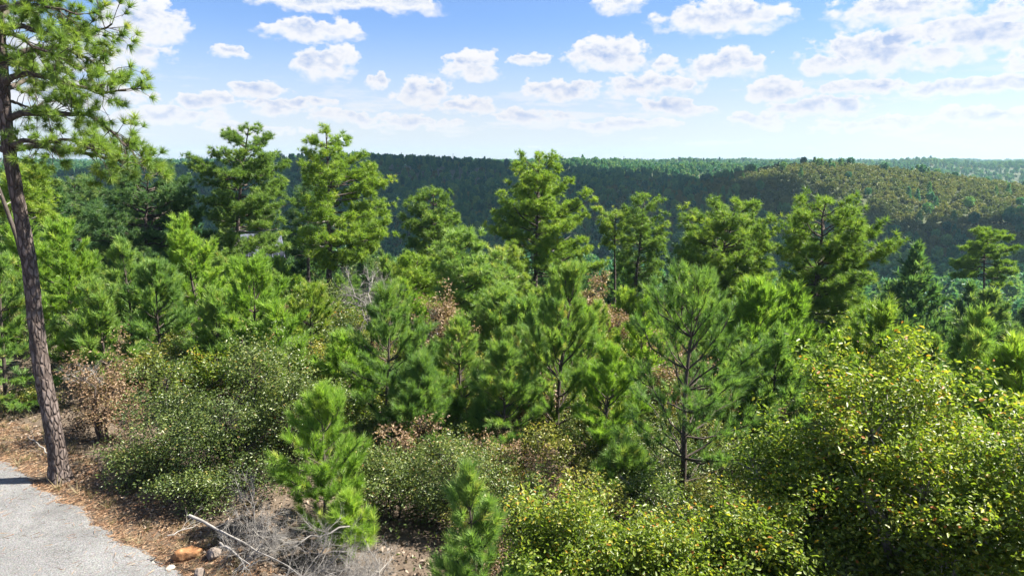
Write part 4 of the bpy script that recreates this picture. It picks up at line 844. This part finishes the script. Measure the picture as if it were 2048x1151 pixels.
M['tank'] = rough_mat('tank_paint', [(0.2, (0.42, 0.52, 0.66)), (0.8, (0.56, 0.64, 0.74))], 0.2, bump=0.0, rough=0.5)
M['pole'] = rough_mat('pole_steel', [(0.2, (0.09, 0.09, 0.10)), (0.8, (0.16, 0.16, 0.17))], 2, bump=0.0)
def house(loc, w, d, h, rise, rz, label, wall, roof, seams):
    root = thing('house', loc, label, 'house', None, rz); link('wall', to_mesh('wall', *box(-w/2, w/2, -d/2, d/2, -1.5, h), wall), root)
    V = np.array([(-w/2-.4, -d/2-.4, h+0.01), (w/2+.4, -d/2-.4, h+0.01), (w/2+.4, d/2+.4, h+0.01), (-w/2-.4, d/2+.4, h+0.01), (-w/2-.4, 0, h+rise), (w/2+.4, 0, h+rise)]); r = link('roof', None, root)
    bpy.data.objects.remove(r); F = np.array([(0, 1, 5, 4), (2, 3, 4, 5), (0, 3, 2, 1)]); me = to_mesh('roof', np.concatenate([V]), F, roof); me2 = bpy.data.meshes.new('gable'); me2.from_pydata([(-w/2, -d/2, h), (-w/2, d/2, h), (-w/2, 0, h+rise-.15), (w/2, -d/2, h), (w/2, d/2, h), (w/2, 0, h+rise-.15)], [], [(0, 1, 2), (3, 5, 4)]); me2.materials.append(wall)
    r = link('roof', me, root); link('gable', me2, root)
    for k in range(seams):
        x = -w/2-.3 + (w+.6)*k/max(1, seams-1); a = Wood(); a.tube([(x, -d/2-.38, h+0.03), (x, 0, h+rise+0.02)], [0.03, 0.03], 4); link('seam', a.mesh('seam', roof, False), r)
    for k in range(max(2, int(w/3))):
        x = -w/2 + (k+0.5)*w/max(2, int(w/3)); f = link('window', to_mesh('window', *box(x-.5, x+.5, -d/2-.04, -d/2+.02, h*0.4, h*0.85), M['siding']), root); link('pane', to_mesh('pane', *box(x-.42, x+.42, -d/2-.06, -d/2-.03, h*0.4+.08, h*0.85-.08), M['glass']), f)
    link('door', to_mesh('door', *box(w/2-0.9, w/2-0.1, -d/2-.05, -d/2+.02, -0.2, h*0.8), M['shingle']), root)
hp = at(498, 492, 62); house((hp.x, 62, hp.z-3.4), 4.8, 5.5, 2.6, 1.9, R_(24), 'pale metal-roofed house half hidden behind tall pines', M['siding'], M['white_metal'], 12)
hp = at(672, 350, 560); house((hp.x, 560, hp.z-4), 16, 9, 5, 4, R_(-12), 'small tan house with grey roof glimpsed through pine branches on the ridge', M['tan'], M['shingle'], 0)
def water_tower():
    t = at(682, 276, 1150); z0 = hz(t.x, 1150); H = t.z - z0; root = thing('water_tower', (t.x, 1150, z0), 'pale blue water tower bulb showing above the stepped yellow-green pine', 'water tower')
    n, k = 14, 28; u = np.linspace(0.01, math.pi-0.01, n); R = 6.2; P = np.stack([0*u, 0*u, H-4.6 - 4.6*np.cos(math.pi-u)*-1], -1); w = Wood(); w.tube(P, R*np.sin(u), k); link('tank', w.mesh('tank', M['tank']), root)
    w = Wood(); w.tube([(0, 0, -2), (0, 0, 3), (0, 0, H-10), (0, 0, H-7.5)], [4.5, 1.6, 1.4, 3.0], 20); link('column', w.mesh('column', M['tank']), root)
water_tower()
for k, (px, py, Y) in enumerate([(803, 304, 760), (906, 307, 800), (1126, 311, 820), (1248, 312, 830), (1357, 313, 840), (1560, 315, 860)]):
    t = at(px, py, Y); z0 = hz(t.x, Y); H = t.z-z0; root = thing('utility_pole', (t.x, Y, z0), 'thin dark pole standing above the treetops on the ridge skyline', 'pole', 'poles on the ridge')
    w = Wood(); w.tube([(0, 0, -0.5), (0, 0, H)], [0.32, 0.2], 8); link('pole', w.mesh('pole', M['pole']), root)
    w = Wood(); w.tube([(-1.0, 0, H-0.8), (1.0, 0, H-0.8)], [0.12, 0.12], 4); link('crossarm', w.mesh('crossarm', M['pole']), root)

# ------------------------------------------------------------------ the clouds that shade the far slopes
M['cloud'] = leaf_mat('cloud_white', [(0, (0.85, 0.86, 0.88)), (1, (0.92, 0.92, 0.93))], trans=0.5, tcol=(1, 1, 1), rough=1.0, spec=0.0, gain=1.0)
def cloud(sx, sy, rx, ry, seed, alt=700.0):
    """a cumulus whose shadow falls round the ground point (sx, sy)"""
    rng = np.random.default_rng(seed); c = np.array([sx, sy, 0]) + np.array(SUN)*(alt/SUN.z); Vs, Fs, n0 = [], [], 0; n, k = 12, 22
    u = np.linspace(0.02, math.pi-0.02, n); v = np.arange(k)*2*math.pi/k; D = np.stack([np.outer(np.sin(u), np.cos(v)), np.outer(np.sin(u), np.sin(v)), np.outer(np.cos(u), np.ones(k))], -1)
    for b in range(26):
        q = math.sqrt((b+.5)/26); a = b*2.4; p = np.array([math.cos(a)*rx*q*0.8, math.sin(a)*ry*q*0.8, 20*(1-q)*rng.uniform(0, 3)]); r = np.array([rx*0.27, ry*0.27, 45])*rng.uniform(0.75, 1.2)
        V = D*r*(1 + rng.normal(0, 0.04, (n, k, 1))) + p; V[..., 2] = np.maximum(V[..., 2], -12 + rng.normal(0, 1.5)); i = np.arange(n-1)[:, None]*k; j = np.arange(k)[None]
        Fs.append(np.stack([i+j, i+k+j, i+k+(j+1) % k, i+(j+1) % k], -1).reshape(-1, 4) + n0); Vs.append(V.reshape(-1, 3)); n0 += n*k
    V = np.concatenate(Vs); o = link('cloud', to_mesh('cloud', V, np.concatenate(Fs), M['cloud'], np.full(len(V), 0.5), True), None, c); o['kind'] = 'structure'
cloud(-70, 470, 270, 290, 1)
cloud(95, 300, 85, 90, 2)
cloud(200, 245, 105, 62, 4)

# ------------------------------------------------------------------ the air
def haze():
    V, F = box(-3600, 3600, -40, 3600, -60, 62); m, t = mat('air'); v = t.new('ShaderNodeVolumePrincipled'); v.inputs['Color'].default_value = (0.50, 0.78, 1.0, 1); v.inputs['Density'].default_value = 0.00015; v.inputs['Anisotropy'].default_value = 0.2
    o_ = t.new('ShaderNodeOutputMaterial'); t.l.new(v.outputs[0], o_.inputs['Volume']); o = link('haze', to_mesh('haze', V, F, m)); o['kind'] = 'stuff'; tag(o, 'thin pale blue air between the near wood and the far ridge', 'haze'); o.display_type = 'WIRE'
haze()
